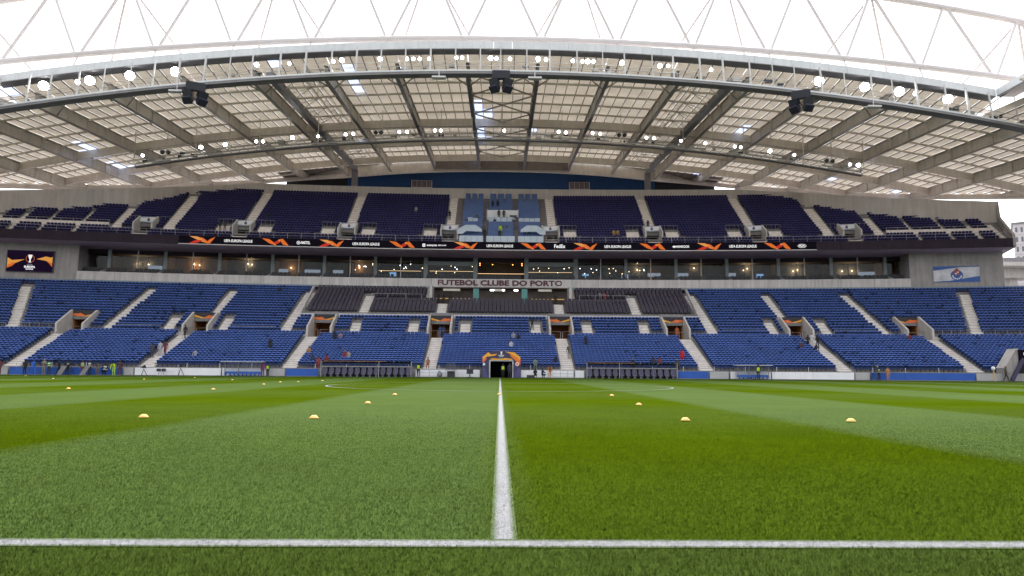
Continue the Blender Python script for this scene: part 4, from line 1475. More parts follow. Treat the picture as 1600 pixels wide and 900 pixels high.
for x in RAF:
    y0, y1 = yfront(x), yrear(x) - 0.3
    if y1 - y0 < 3: continue
    mb = MB()
    n = 10
    ys = [y0 + (y1 - y0) * i / n for i in range(n + 1)]
    for a, b in zip(ys[:-1], ys[1:]):
        ye = y1 - (0.0 if abs(x) < 32 else 7.0)
        da, db = [1.85 if y_ <= ye else 1.85 - 1.25 * (y_ - ye) / 7.0 for y_ in (a, b)]
        mb.add([(x - .05, a, zr(x, a) - .2), (x - .05, b, zr(x, b) - .2), (x - .05, b, zr(x, b) - db), (x - .05, a, zr(x, a) - da),
                (x + .05, a, zr(x, a) - .2), (x + .05, b, zr(x, b) - .2), (x + .05, b, zr(x, b) - db), (x + .05, a, zr(x, a) - da)],
               [(0, 1, 2, 3), (7, 6, 5, 4), (0, 4, 5, 1), (3, 2, 6, 7)])
    ye = y1 - (0.0 if abs(x) < 32 else 7.0)
    mb.bar((x, y0, zr(x, y0) - 1.88), (x, ye, zr(x, ye) - 1.88), 0.5, 0.07, 1)
    if ye < y1: mb.bar((x, ye + .02, zr(x, ye) - 1.87), (x, y1, zr(x, y1) - .63), 0.5, 0.07, 1)
    mb.bar((x, y0, zr(x, y0) - .17), (x, y1, zr(x, y1) - .17), 0.46, 0.06, 1)
    for y in PUR + GIR:       # web stiffeners
        if y0 < y < ye:
            mb.box((x, y, zr(x, y) - 1.0), (0.34, 0.06, 1.55), 0)
    mb.build('rafter', [MT['beige_steel'], MT['bar_steel'] if abs(x) > 20 else MT['dark_steel']], roof)
for xa, xb in zip(RAF[:-1], RAF[1:]):
    xm = (xa + xb) / 2
    for y in PUR + [70.0, 62.0, 55.0]:
        if y < yfront(xm) or y > min(yrear(xa), yrear(xb)) - 0.8: continue
        mb = MB()
        mb.bar((xa + .06, y, zr(xa, y) - .42), (xb - .06, y, zr(xb, y) - .42), 0.14, 0.26)
        mb.build('purlin', MT['beige_steel'], roof)
    for gi, y in enumerate(GIR):
        if y < yfront(xm) or y > min(yrear(xa), yrear(xb)) - 0.8: continue
        dp = 0.7 if gi == 0 else 1.25
        mb = MB()
        mb.bar((xa + .06, y, zr(xa, y) - .25 - dp / 2), (xb - .06, y, zr(xb, y) - .25 - dp / 2), 0.10, dp, 0)
        mb.bar((xa + .06, y, zr(xa, y) - .25 - dp), (xb - .06, y, zr(xb, y) - .25 - dp), 0.36, 0.05, 0)
        if gi: mb.build('cross_girder', MT['beige_steel'], roof)
        else: mb.build('edge_girder', MT['bar_steel'], roof)
    # knee braces at the front edge
    if abs(xm) < 63:
        mb = MB()
        mb.tube([(xa, 84.5, zr(xa, 84.5) - 1.8), (xa + 2.4, 82.3, zr(xa, 82) - .8)], 0.09, 6)
        mb.tube([(xa, 84.5, zr(xa, 84.5) - 1.8), (xa - 2.4, 82.3, zr(xa, 82) - .8)], 0.09, 6)
        mb.build('knee_brace', MT['bar_steel'], roof)
# glazing bars and sheets
NB = 6
me_p = {}
big, small = [], []
clear_spots = set()
rows_y = sorted(PUR + GIR + [80.2, 138.6, 70.0, 62.0, 55.0, 48.0])
rr = random.Random(3)
for j, (xa, xb) in enumerate(zip(RAF[:-1], RAF[1:])):
    for q in range(NB):
        x0 = xa + (xb - xa) * q / NB
        x1 = xa + (xb - xa) * (q + 1) / NB
        xm = (x0 + x1) / 2
        if q:
            y0, y1 = yfront(xm), yrear(x0) - .2
            if y1 - y0 > 3:
                mb = MB()
                ym = 86.6 if abs(x0) < 63.5 else y0 + .1
                mb.bar((x0, y0, zs(x0, y0) - .10), (x0, ym, zs(x0, ym) - .10), 0.085, 0.14)
                mb.bar((x0, ym, zr(x0, ym) - .10), (x0, y1, zr(x0, y1) - .10), 0.085, 0.14)
                mb.build('glazing_bar', MT['joint_steel'], roof)
        for a, b in zip(rows_y[:-1], rows_y[1:]):
            if a < yfront(xm) - 0.05 or a > yrear(xm) - 0.6: continue
            b2 = min(b, yrear(xm))
            clear = rr.random() < 0.012 or (q in (0, 1) and j % 7 == 3 and 99 < a < 116 and rr.random() < .6)
            (big if True else small).append((xm, a, b2, x1 - x0, clear, rr.random()))
def panel_box(mb, xm, a, b, w, mi):
    ca = Vector((1, 0, -2 * A_ * xm)).normalized()
    cb = Vector((0, b - a, zs(xm, b) - zs(xm, a))).normalized()
    up_ = ca.cross(cb)
    mb.box(Vector((xm, (a + b) / 2, zs(xm, (a + b) / 2) + 0.03)), (w - 0.05, (b - a) / cb.y - 0.06, 0.035), mi, ax=(ca, cb, up_))
big.sort(key=lambda p: (Vector((p[0], p[1], 38)) - CAMP).length if abs(p[0]) < 62 else 1e3 + abs(p[0]))
for p in big[:300]:
    mb = MB()
    panel_box(mb, p[0], p[1], p[2], p[3], 0)
    mb.build('roof_panel', MT['panel_clear'] if p[4] else MT['panel'], roof)
mb = MB()
for p in big[300:]:
    panel_box(mb, p[0], p[1], p[2], p[3], 1 if p[4] else 0)
tag(mb.build('roof_panels', [MT['panel'], MT['panel_clear']], roof), kind='stuff')
# crossed bracing in the middle bay
mb_y = [82.3, 90.9, 99.5, 107.6, 115.2, 122.7, 130.2]
for a, b in zip(mb_y[:-1], mb_y[1:]):
    for sg in (-1, 1):
        mb = MB()
        mb.tube([(-4.45 * sg, a, zr(4.5, a) - .75), (4.45 * sg, b, zr(4.5, b) - .75)], 0.11, 6)
        mb.build('cross_brace', MT['bar_steel'], roof)
# dark main beams with lattice trusses beside them
for sg in (-1, 1):
    x = 29.5 * sg
    za, zb = 37.75, 41.05
    mb = MB()
    mb.bar((x, 79.6, za), (x, 131.0, zb), 0.85, 1.0)
    mb.build('main_beam', MT['dark_steel'], roof)
    mb = MB()
    xi = 26.2 * sg
    zt = lambda y: zr(xi, y) - 0.5
    zl = lambda y: za + (zb - za) * (y - 79.6) / 51.4
    ys = [80.5 + 2.1 * k for k in range(24)]
    for k, (a, b) in enumerate(zip(ys[:-1], ys[1:])):
        if k % 2: a, b = b, a
        mb.tube([(x - .3 * sg, a, zl(a)), (xi, b, zt(b))], 0.055, 5)
        mb.tube([(x - .3 * sg, b, zl(b)), (xi, b, zt(b))], 0.04, 5)
        mb.tube([(xi, a, zt(a)), (xi - 1.6 * sg, b, zt(b))], 0.04, 5)
    mb.tube([(xi, 80.5, zt(80.5)), (xi, 128.8, zt(128.8))], 0.09, 6)
    mb.tube([(xi - 1.6 * sg, 80.5, zt(80.5)), (xi - 1.6 * sg, 128.8, zt(128.8))], 0.06, 6)
    mb.build('lattice', MT['beige_steel'], roof)
    mb = MB()
    mb.bar((x, 130.6, 28.0), (x, 130.6, 40.6), 1.1, 0.9, up=(0, 1, 0))
    mb.build('mast', MT['dark_steel'], roof)
# rear edge beam, posts under the rear edge
mb = MB()
xs = [i * 3.0 for i in range(-32, 33)]
rb = lambda x: 1.95 if abs(x) < 31 else max(0.6, 1.95 - 1.35 * (abs(x) - 31) / 10)
pts = [(x, yrear(x) + 0.1, zr(x, yrear(x)) - rb(x)) for x in xs]
for a, b in zip(pts[:-1], pts[1:]):
    mb.bar(a, b, 0.5, 0.75)
mb.build('rear_beam', MT['beige_steel'], roof)
mb = MB()
for a, b in zip(xs[:-1], xs[1:]):
    ya, yb = yrear(a) + .3, yrear(b) + .3
    mb.add([(a, ya, zr(a, ya) - rb(a) - .25), (b, yb, zr(b, yb) - rb(b) - .25), (b, yb, zr(b, yb) + .1), (a, ya, zr(a, ya) + .1), (a, ya + .1, zr(a, ya) - rb(a) - .25), (b, yb + .1, zr(b, yb) - rb(b) - .25), (b, yb + .1, zr(b, yb) + .1), (a, ya + .1, zr(a, ya) + .1)], [(0, 1, 2, 3), (7, 6, 5, 4), (0, 4, 5, 1), (2, 6, 7, 3)])
mb.build('rear_closure', MT['beige_steel'], roof)
mb = MB()
for i in range(-14, 15):
    x = i * 2.9
    mb.box((x, yrear(x) - 0.3, zr(x, yrear(x)) - rb(x) - .35), (0.3, 0.25, 0.2))
mb.build('beam_lamps', MT['white_metal'], roof)
for x in RAF:
    if abs(x) > 46 and abs(x) < 79:
        y = yrear(x)
        mb = MB()
        mb.bar((x, y - .6, 14.0), (x, y - .6, zr(x, y) - .7), 0.9, 0.7, up=(0, 1, 0))
        mb.build('rear_post', MT['fascia'], roof)
# brown cladding between the middle rafters at the rear
for xa, xb in ((-13.5, -4.7), (-4.4, 4.4), (4.7, 13.5)):
    mb = MB()
    mb.box(((xa + xb) / 2, 131.9, zr(0, 131.9) - 1.15), (xb - xa, 0.2, 1.9))
    mb.build('rear_cladding', MT['brown_clad'], roof)
# white front fascia and its dark underside
def fz0(x): return 41.40 - 0.00136 * x * x
def fz1(x): return 42.38 - 0.00137 * x * x
FX = lin(-63.0, 63.0, 2.4)
for a, b in zip(FX[:-1], FX[1:]):
    mb = MB()
    g = 0.012
    vs = []
    for y in (79.0, 79.35):
        vs += [(a + g, y, fz0(a)), (b - g, y, fz0(b)), (b - g, y, fz1(b)), (a + g, y, fz1(a))]
    mb.add(vs, [(0, 1, 2, 3), (7, 6, 5, 4), (0, 4, 5, 1), (2, 6, 7, 3), (0, 3, 7, 4), (1, 5, 6, 2)])
    mb.build('fascia_panel', MT['white_clad'], roof)
for sg in (-1, 1):
    for a, b in zip(lin(46, 79.0, 2.4)[:-1], lin(46, 79.0, 2.4)[1:]):
        mb = MB()
        x = 63.0 * sg
        mb.box((x + .18 * sg, (a + b) / 2, (fz0(63) + fz1(63)) / 2), (0.36, b - a - 0.02, fz1(63) - fz0(63)))
        mb.build('fascia_panel', MT['white_clad'], roof)
    mb = MB()
    mb.box((63.0 * sg + 1.2 * sg, 62.5, fz0(63) - .06), (2.3, 33.0, 0.1))
    mb.build('fascia_soffit', MT['dark_steel'], roof)
mb = MB()
for a, b in zip(FX[:-1], FX[1:]):
    mb.add([(a, 79.02, fz0(a) - .01), (b, 79.02, fz0(b) - .01), (b, 80.25, fz0(b) - .16), (a, 80.25, fz0(a) - .16),
            (a, 79.02, fz0(a) - .09), (b, 79.02, fz0(b) - .09), (b, 80.25, fz0(b) - .24), (a, 80.25, fz0(a) - .24)], [(3, 2, 1, 0), (4, 5, 6, 7), (0, 1, 5, 4), (2, 3, 7, 6)])
mb.build('fascia_soffit', MT['dark_steel'], roof)

# ---- white arch truss above the front edge
tr = thing('arch_truss', 'white tubular arch truss spanning above the front edge of the roof', 'roof truss', (0, 81, 38))
def zb_(x): return 43.46 - 0.0010 * x * x
def zt_(x): return 54.50 - 0.00141 * x * x
def chord(name, fy, fz, r, x0, x1):
    mb = MB()
    xs = lin(x0, x1, 3.0)
    mb.tube([(x, fy, fz(x)) for x in xs], r, 12)
    return mb.build(name, MT['white_metal'], tr, smooth=True)
chord('bottom_chord', 80.5, zb_, 0.40, -84, 84)
chord('top_chord', 82.0, zt_, 0.40, -84, 84)
def zq_(x): return 43.1 - 0.0013 * x * x
chord('rear_chord', 87.0, zq_, 0.30, -84, 84)
D_ = 9.87
for k in range(-8, 9):
    xt = k * D_
    for sg in (-1, 1):
        xb = xt + sg * D_ / 2
        mb = MB()
        mb.tube([(xt + sg * .25, 82.0, zt_(xt)), (xb - sg * .25, 80.5, zb_(xb))], 0.215, 8)
        mb.build('diagonal', MT['white_metal'], tr)
    if k % 2:
        for dx in ((0.5, -0.75) if xt > 0 else (-0.5, 0.75)):
            xq = xt + dx * D_
            mb = MB()
            mb.tube([(xt, 82.0, zt_(xt)), (xq, 87.0, zq_(xq))], 0.175, 8)
            mb.build('rear_diagonal', MT['white_metal'], tr)
for k in range(-8, 8):
    x = (k + 0.5) * D_
    if abs(x) < 64:
        mb = MB()
        mb.tube([(x, 80.5, zb_(x) - .3), (x, 79.6, fz1(x) - 0.2)], 0.12, 6)
        mb.build('hanger', MT['white_metal'], tr)

# ---- catwalks
def catwalk(name, label, y0, y1, zf, x0, x1, step, post_top, white):
    t_ = thing(name, label, 'catwalk', (0, (y0 + y1) / 2, zf(0)))
    xs = lin(x0, x1, 3.0)
    mb = MB()
    for a, b in zip(xs[:-1], xs[1:]):
        ym = (y0 + y1) / 2
        mb.bar((a, ym, zf(a) - .33), (b, ym, zf(b) - .33), y1 - y0, 0.27 if white else .16)
    mb.build('deck_beam', MT['dark_steel'] if white else MT['mid_steel'], t_)
    mb = MB()
    for a, b in zip(xs[:-1], xs[1:]):
        for y in (y0 - .04, y1 + .04):
            mb.bar((a, y, zf(a) - .07), (b, y, zf(b) - .07), 0.08, 0.20 if white else .1)
    mb.build('edge_trim', MT['white_clad'] if white else MT['pale_steel'], t_)
    n = int((x1 - x0) / step)
    for i in range(n + 1):
        x = x0 + (x1 - x0) * i / n + random.uniform(-.3, .3)
        mb = MB()
        w = random.choice([0.10, 0.15, 0.20]) if white else 0.11
        mb.bar((x, y0 + .05, zf(x)), (x, y0 + .05 + (.4 if white else 0), post_top(x, y0)), w, w, up=(0, 1, 0))
        mb.build('post', MT['pale_steel'] if white else MT['beige_steel'], t_)
    for dz in ((0.55, 1.1) if white else (0.5, 1.0)):
        for y in (y0 + .1, y1 - .1):
            mb = MB()
            mb.tube([(x, y, zf(x) + dz) for x in xs], 0.035, 5)
            mb.build('rail', MT['rail'], t_)
    # trays and boxes along the deck
    for a, b in zip(xs[:-1], xs[1:]):
        if random.random() < .8:
            mb = MB()
            mb.bar((a + .02, y1 - .3, zf(a) + .25), (b - .02, y1 - .3, zf(b) + .25), 0.25, 0.1)
            mb.build('cable_tray', MT['bar_steel'], t_)
    for k in range(int((x1 - x0) / 1.8)):
        x = random.uniform(x0, x1)
        mb = MB()
        mb.box((x, random.uniform(y0 + .2, y1 - .1), zf(x) + random.uniform(.15, .8)), (random.uniform(.2, .9), 0.3, random.uniform(.15, .5)))
        mb.build('equipment_box', random.choice([MT['bar_steel'], MT['mid_steel'], MT['blackm'], MT['pale_steel']]), t_)
    return t_
g1 = lambda x: 37.95 - 0.00145 * x * x
cw1 = catwalk('front_catwalk', 'lighting catwalk with pale posts hung under the white front edge of the roof', 77.7, 79.0, g1, -74, 74, 3.05, lambda x, y: fz0(x) - 0.08, True)
g2 = lambda x: 36.24 - 0.00160 * x * x
cw2 = catwalk('rear_catwalk', 'slim grey lighting catwalk hung below the middle of the roof', 97.6, 98.4, g2, -55.5, 55.5, 4.5, lambda x, y: zr(x, y) - 0.55, False)
for x in (-40, -7.9, 4.0, 46.3):
    mb = MB()
    mb.tube([(x, 77.6, g1(x) - .1), (x, 77.6, g1(x) - 1.0)], 0.07, 6)
    mb.box((x, 77.6, g1(x) - 1.05), (1.7, 0.7, 0.22))
    mb.build('hanging_tray', MT['pale_steel'], cw1)

# ---- floodlights
def flood_meshes(r, lens):
    h = MB()
    h.lathe([(r * 0.45, -0.42), (r * 0.75, -0.30), (r * 1.08, 0.0), (r * 1.08, 0.05)], 14)
    b = MB()
    b.box((-r * 1.15, 0, -0.1), (0.05, 0.12, 0.12)); b.box((r * 1.15, 0, -0.1), (0.05, 0.12, 0.12))
    b.box((-r * 1.15, r * .55, -.1), (0.05, r * 1.3, 0.08)); b.box((r * 1.15, r * .55, -.1), (0.05, r * 1.3, 0.08))
    b.box((0, r * 1.2, -.1), (r * 2.35, 0.06, 0.1))
    l = MB()
    l.lathe([(r * 0.98, 0.052), (r * 0.9, 0.075), (r * 0.4, 0.09)], 14)
    return h.mesh('housing', MT['blackm']), b.mesh('yoke', MT['dark_steel']), l.mesh('lens', lens)
FL = {'small': flood_meshes(0.21, MT['lamp']), 'mid': flood_meshes(0.27, MT['lamp_big']), 'big': flood_meshes(0.56, MT['lamp_big']), 'off': flood_meshes(0.30, MT['lamp_off'])}  # big discs are oversized to stand in for lens glare
def flood(p, kind, label, group, target=None):
    t_ = thing('floodlight', label, 'floodlight', p, group, world=False)
    d = (Vector(target or (p[0] * 0.35, -6, 0.8)) - Vector(p)).normalized()
    q = d.to_track_quat('Z', 'Y')
    for nm, me in zip(('housing', 'yoke', 'lens'), FL[kind]):
        o = sub(t_, nm, me, (0, 0, 0))
        o.rotation_euler = q.to_euler()
BIG = [(-57.6, 35.9), (-51.9, 36.65), (-46.97, 37.4), (-41.33, 37.99), (40.6, 37.91), (46.44, 37.23), (50.88, 36.69), (57.12, 35.75)]
for i, (x, z) in enumerate(BIG):
    side = 'left' if x < 0 else 'right'
    j = i if i < 4 else 7 - i
    flood((x, 79.6, z), 'big', 'dazzling white floodlight on the %s arm of the front catwalk, %s from its outer end' % (side, ORD[j]), 'dazzling floodlights on the front catwalk')
SM = [(-53.4, 36.47, 'mid'), (-31.18, 39.08, 'mid'), (-27.08, 39.31, 'small'), (-21.52, 39.65, 'small'), (-20.45, 39.83, 'mid'), (-15.61, 40.08, 'mid'), (-12.2, 40.13, 'small'), (-11.39, 40.14, 'small'), (-10.6, 40.15, 'small'), (-9.35, 40.17, 'small'), (-5.95, 40.4, 'small'), (-5.2, 40.41, 'small'), (-1.55, 40.38, 'mid'), (-0.80, 40.39, 'small'), (0.92, 40.33, 'small'), (4.52, 40.38, 'mid'), (5.51, 40.31, 'small'), (8.95, 40.19, 'small'), (10.16, 40.13, 'small'), (10.85, 40.13, 'mid'), (11.60, 40.14, 'small'), (15.27, 40.03, 'mid'), (20.11, 39.67, 'mid'), (21.18, 39.69, 'small'), (26.69, 39.26, 'small'), (52.9, 36.46, 'small'), (63.37, 34.81, 'small')]
for i, (x, z, k) in enumerate(SM):
    flood((x, 79.6, z), k, 'small lit spotlight on the front catwalk, %s' % from_ends(i, len(SM)), 'small spotlights on the front catwalk')
S2 = [(-54.3, 32.7), (-45.64, 34.1), (-42.01, 34.55), (-37.35, 35.11), (-36.34, 35.13), (-31.91, 35.79), (-28.04, 36.04), (-23.88, 36.4), (-22.71, 36.51), (-15.71, 36.91), (-14.54, 36.92), (-10.3, 37.18), (-9.37, 37.19), (0.33, 37.32), (8.68, 37.23), (9.76, 37.14), (13.9, 37.09), (15.08, 37.01), (22.18, 36.49), (23.36, 36.4), (27.5, 36.05), (31.25, 35.69), (35.79, 35.24), (36.72, 35.15), (41.21, 34.6), (44.96, 34.03), (53.52, 32.62), (54.81, 32.53)]
for i, (x, z) in enumerate(S2):
    flood((x, 97.6, z), 'mid' if i in (1, 5, 2, 24, 27) else 'small', 'lit spotlight on the slim rear catwalk, %s' % from_ends(i, len(S2)), 'spotlights on the rear catwalk')
for i, (x, z) in enumerate([(-51.4, 33.23), (-50.5, 33.24), (-19.3, 36.76), (-18.5, 36.77), (17.95, 36.84), (18.8, 36.85), (49.95, 33.18), (50.85, 33.09)]):
    flood((x, 97.6, z), 'off', 'dark unlit spotlight on the slim rear catwalk, %s of its kind' % from_ends(i, 8), 'unlit spotlights on the rear catwalk', (x, -6, 0.8))

# ---- loudspeaker clusters
def speakers(x, label, yaw):
    t_ = thing('speaker_cluster', label, 'loudspeakers', (x, 77.3, g1(x) - .3), 'loudspeaker clusters', rz=yaw, world=False)
    mb = MB()
    mb.box((0, 0, -0.15), (1.9, 0.7, 0.2))
    for dx in (-.8, .8):
        mb.bar((dx, 0, 0), (dx, 0, -2.3), 0.1, 0.1, up=(0, 1, 0))
    mb.box((0, 0, -1.0), (2.2, .5, .12))
    mb.build('frame', MT['blackm'], t_).location = (0, 0, 0)
    for k, (dx, dz, ry, rx) in enumerate(((-.55, -.55, 0, .25), (.55, -.55, 0, .25), (-.75, -1.45, .5, .45), (.75, -1.45, -.5, .45), (-.72, -2.25, .55, .85), (.72, -2.25, -.55, .85))):
        mb = MB()
        mb.prism([(-.56, -.46), (.56, -.46), (.56, .46), (-.56, .46)], (0, -.45, 0), (1, 0, 0), (0, 0, 1), (0, 1, 0), 0.1, 0)
        mb.add([(-.56, -.36, -.46), (.56, -.36, -.46), (.56, -.36, .46), (-.56, -.36, .46), (-.35, .6, -.36), (.35, .6, -.36), (.35, .6, .36), (-.35, .6, .36)],
               [(0, 1, 2, 3), (7, 6, 5, 4), (0, 4, 5, 1), (2, 6, 7, 3), (0, 3, 7, 4), (1, 5, 6, 2)], 0)
        o = mb.build('speaker_cabinet', MT['blackm'], t_)
        o.location = (dx, -.1, dz)
        o.rotation_euler = (rx, 0, -ry)
speakers(-37.6, 'dark loudspeaker cluster hanging under the left part of the front catwalk', 0.45)
speakers(-0.2, 'dark loudspeaker cluster hanging in the middle of the front catwalk', 0.0)
speakers(37.1, 'dark loudspeaker cluster hanging under the right part of the front catwalk', -0.45)

# ================================================================== PITCHSIDE
def board(a, b, mat, label, s=75.85, h=0.86, nseg=2):
    t_ = thing('advertising_board', label, 'perimeter board', P((a + b) / 2, s, 0), 'boards in front of the far stand')
    seg = lin(a, b, (b - a) / max(1, round((b - a) / 0.62)))
    for x, y in zip(seg[:-1], seg[1:]):
        mb = MB()
        arc_strip(mb, [x + .002, y - .002], rect(s - .04, s + .04, 0.06, h), closed=True)
        mb.build('panel', mat, t_)
    mb = MB()
    arc_strip(mb, [a, b], rect(s - .05, s + .05, 0.0, 0.055), closed=True)
    for x in seg:
        wedge(mb, x - .006, x + .006, [(s + .05, 0), (s + .5, 0), (s + .05, 0.6)])
    mb.build('foot', MT['dark_steel'], t_)
board(-13.2, -8.27, MT['grey_board'], 'grey board at the far left end of the front wall')
board(-8.25, -6.48, MT['blue_board'], 'long blue board behind the group of photographers at the left')
board(-6.46, -6.30, MT['grey_board'], 'short grey board just left of the long white board')
board(-6.28, -4.86, MT['white_board'], 'long white board left of the glazed substitutes bench')
board(-4.84, -4.08, MT['white_board'], 'white board behind the left substitutes bench')
board(-4.05, -3.78, MT['grey_board'], 'short pale grey board between the left bench and a blue board')
board(-3.76, -3.20, MT['blue_board'], 'blue board beside the left dugout')
board(-1.50, -0.36, MT['white_board'], 'white board left of the player tunnel')
board(0.37, 1.31, MT['white_board'], 'white board right of the player tunnel')
board(1.33, 1.50, MT['white_board'], 'short white board beside the right dugout')
board(3.16, 3.70, MT['blue_board'], 'blue board just right of the right dugout')
board(3.72, 4.05, MT['grey_board'], 'short grey board between the blue board and the right bench')
board(4.08, 4.78, MT['white_board'], 'white board behind the right substitutes bench')
board(4.80, 6.20, MT['white_board'], 'long white board right of the right substitutes bench')
board(6.22, 6.46, MT['grey_board'], 'short grey board between a long white and a long blue board at the right')
board(6.48, 8.18, MT['blue_board'], 'long blue board behind the man in the brown coat at the right')
board(8.20, 9.6, MT['grey_board'], 'grey board next to the corner entrance at the far right')

def dugout(a, b, label, n, mir):
    t_ = thing('dugout', label, 'dugout', P((a + b) / 2, 75.0, 0), 'dugouts')
    # dugout seats: tall dark shells
    sm = MB()
    sm.box((0, 0.05, 0.36), (0.46, 0.5, 0.14))
    sm.prism([(-.25, .42), (.25, .42), (.27, .8), (.21, 1.08), (.12, 1.22), (-.12, 1.22), (-.21, 1.08), (-.27, .8)], (0, 0.36, 0), (1, 0, 0), (0, -.1, 1), (0, -1, 0), 0.12)
    sm.prism([(-.1, .02), (.1, .02), (.14, .30), (-.14, .30)], (0, 0.2, 0), (1, 0, 0), (0, 0, 1), (0, -1, 0), 0.25)
    sm.box((-.27, .08, .55), (.06, .4, .08)); sm.box((.27, .08, .55), (.06, .4, .08))
    me = sm.mesh('seat', paint('dugout_seat_leather', (0.115, 0.11, 0.18), 0.4, vary=.15, scale=1.2))
    for k in range(n):
        t = a + (b - a) * (k + 0.5) / n
        sub(t_, 'seat', me, P(t, 75.0, -0.02), (0, 0, -R(t)))
    mb = MB()
    arc_strip(mb, lin(a, b, .3), rect(75.42, 75.46, 0.02, 1.05), closed=True)
    mb.build('back_panel', MT['black'], t_)
    mb = MB()
    for t in lin(a, b, (b - a) / 5):
        mb.tube([P(t, 75.5, 0), P(t, 75.5, 1.2), P(t, 75.3, 1.55), P(t, 74.6, 1.72)], 0.03, 6)
    for t in (a, a + (b - a) * (.36 if mir else .64), b):
        mb.tube([P(t, 74.55, 0), P(t, 74.55, 1.72)], 0.04, 6)
    mb.tube([P(t, 74.5, 1.15) for t in lin(a, b, .3)], 0.03, 6)
    mb.build('frame', MT['rail'], t_)
    mb = MB()
    for x, y in zip(lin(a, b, (b - a) / 5)[:-1], lin(a, b, (b - a) / 5)[1:]):
        arc_strip(mb, [x + .004, y - .004], [(75.52, 1.1), (75.52, 1.25), (75.3, 1.57), (74.6, 1.74)])
    mb.build('canopy', MT['clear'], t_)
    mb = MB()
    arc_strip(mb, lin(a + (0 if mir else .05), b - (0.45 if not mir else .75), .3), rect(74.52, 74.56, 1.71, 1.77), closed=True)
    mb.build('orange_trim', paint('faded_orange_trim', (.26, .13, .09), .6, vary=.4, scale=1.0), t_)
dugout(-3.12, -1.56, 'glazed dugout with fourteen dark bucket seats left of the halfway line', 14, False)
dugout(1.53, 3.11, 'glazed dugout with fourteen dark bucket seats right of the halfway line', 14, True)

def sub_bench(a, b, label, n):
    t_ = thing('substitutes_bench', label, 'bench', P((a + b) / 2, 75.2, 0), 'canopied benches')
    mb = MB()
    for t in (a + .06, a + (b - a) * .40, b - .05):
        mb.tube([P(t, 75.1, 0), P(t, 75.1, 1.45), P(t, 74.6, 1.55)], 0.045, 6)
    mb.build('frame', MT['dark_steel'], t_)
    mb = MB()
    arc_strip(mb, [a, b], rect(74.5, 75.5, 1.56, 1.62), closed=True)
    mb.build('canopy', MT['pale_steel'], t_)
    mb = MB()
    arc_strip(mb, [a + .02, b - .02], [(75.5, 0.4), (75.5, 1.5)])
    mb.build('back_pane', MT['clear'], t_)
    sm = MB()
    sm.box((0, 0, 0.28), (0.46, 0.42, 0.06)); sm.box((0, .2, .40), (0.46, .05, .22)); sm.box((0, 0, .13), (.08, .3, .26))
    me = sm.mesh('seat', paint('bright_blue_seat', (0.02, 0.10, 0.42), .5))
    for k in range(n):
        t = a + .05 + (b - a - .1) * (k + .5) / n
        sub(t_, 'seat', me, P(t, 75.0, 0), (0, 0, -R(t)))
sub_bench(-4.82, -4.10, 'low canopied bench with blue seats in front of the left white boards', 9)
sub_bench(4.12, 4.76, 'low canopied bench with blue seats in front of the right white boards', 8)

# ---- inflatable-looking player tunnel
tn = thing('player_tunnel', 'dark purple player tunnel mouth with orange flames at the end of the halfway line', 'player tunnel', P(0.02, 75.3, 0))
TT, SS = 0.02, 75.2
outer = [(-2.18, 0), (-2.18, 2.35), (-1.55, 2.95), (0.0, 3.12), (1.55, 2.95), (2.22, 2.35), (2.22, 0)]
inner = [(1.40, 0), (1.40, 1.85), (1.15, 2.1), (-1.15, 2.1), (-1.40, 1.85), (-1.40, 0)]
mb = MB()
mb.prism([(-2.18, 0), (-2.18, 2.35), (-1.40, 2.35), (-1.40, 0)], P(TT, SS, 0), et(TT), (0, 0, 1), er(TT), 1.2)
mb.prism([(1.40, 0), (1.40, 2.35), (2.22, 2.35), (2.22, 0)], P(TT, SS, 0), et(TT), (0, 0, 1), er(TT), 1.2)
mb.prism([(-2.18, 2.351), (-1.55, 2.95), (0.0, 3.12), (1.55, 2.95), (2.22, 2.351), (1.399, 2.05), (1.1, 2.2), (-1.1, 2.2), (-1.399, 2.05)], P(TT, SS + .002, 0), et(TT), (0, 0, 1), er(TT), 1.19)
mb.build('arch', MT['purple'], tn)
mb = MB()
for x0, x1 in ((-1.40, -1.27), (1.27, 1.40)):
    mb.prism([(x0, 0), (x0, 2.0), (x1, 1.9), (x1, 0)], P(TT, SS + .1, 0), et(TT), (0, 0, 1), er(TT), 1.0)
mb.prism([(-1.40, 1.98), (-1.1, 2.19), (1.1, 2.19), (1.40, 1.98), (1.27, 1.88), (-1.27, 1.88)], P(TT, SS + .1, 0), et(TT), (0, 0, 1), er(TT), 0.9)
mb.build('pale_lining', MT['flag_white'], tn)
mb = MB()
mb.prism([(-1.22, 0), (1.22, 0), (1.22, 1.8), (-1.22, 1.8)], P(TT, SS + 1.24, 0), et(TT), (0, 0, 1), er(TT), 0.1)
for x in (-1.22, 1.16):
    mb.prism([(x, 0), (x + .06, 0), (x + .06, 1.8), (x, 1.8)], P(TT, SS + 0.3, 0), et(TT), (0, 0, 1), er(TT), 0.93)
mb.prism([(-1.16, 1.74), (1.16, 1.74), (1.16, 1.8), (-1.16, 1.8)], P(TT, SS + 0.3, 0), et(TT), (0, 0, 1), er(TT), 0.93)
mb.build('passage', MT['pitch_black'], tn)  # near-black colour stands in for the darkness of a deep tunnel
mb = MB()
q = SS - .002
def tp(pts, mi, d=0.0):
    mb.prism(pts, P(TT, q - d, 0), et(TT), (0, 0, 1), -er(TT), 0.008, mi)
tp([(-2.14, 2.0), (-2.14, 2.36), (-1.5, 2.88), (-1.2, 2.62), (-0.45, 2.72), (-0.75, 2.5), (-1.75, 2.35)], 0)
tp([(-2.14, 1.55), (-2.14, 2.0), (-1.75, 2.35), (-1.7, 2.1)], 1)
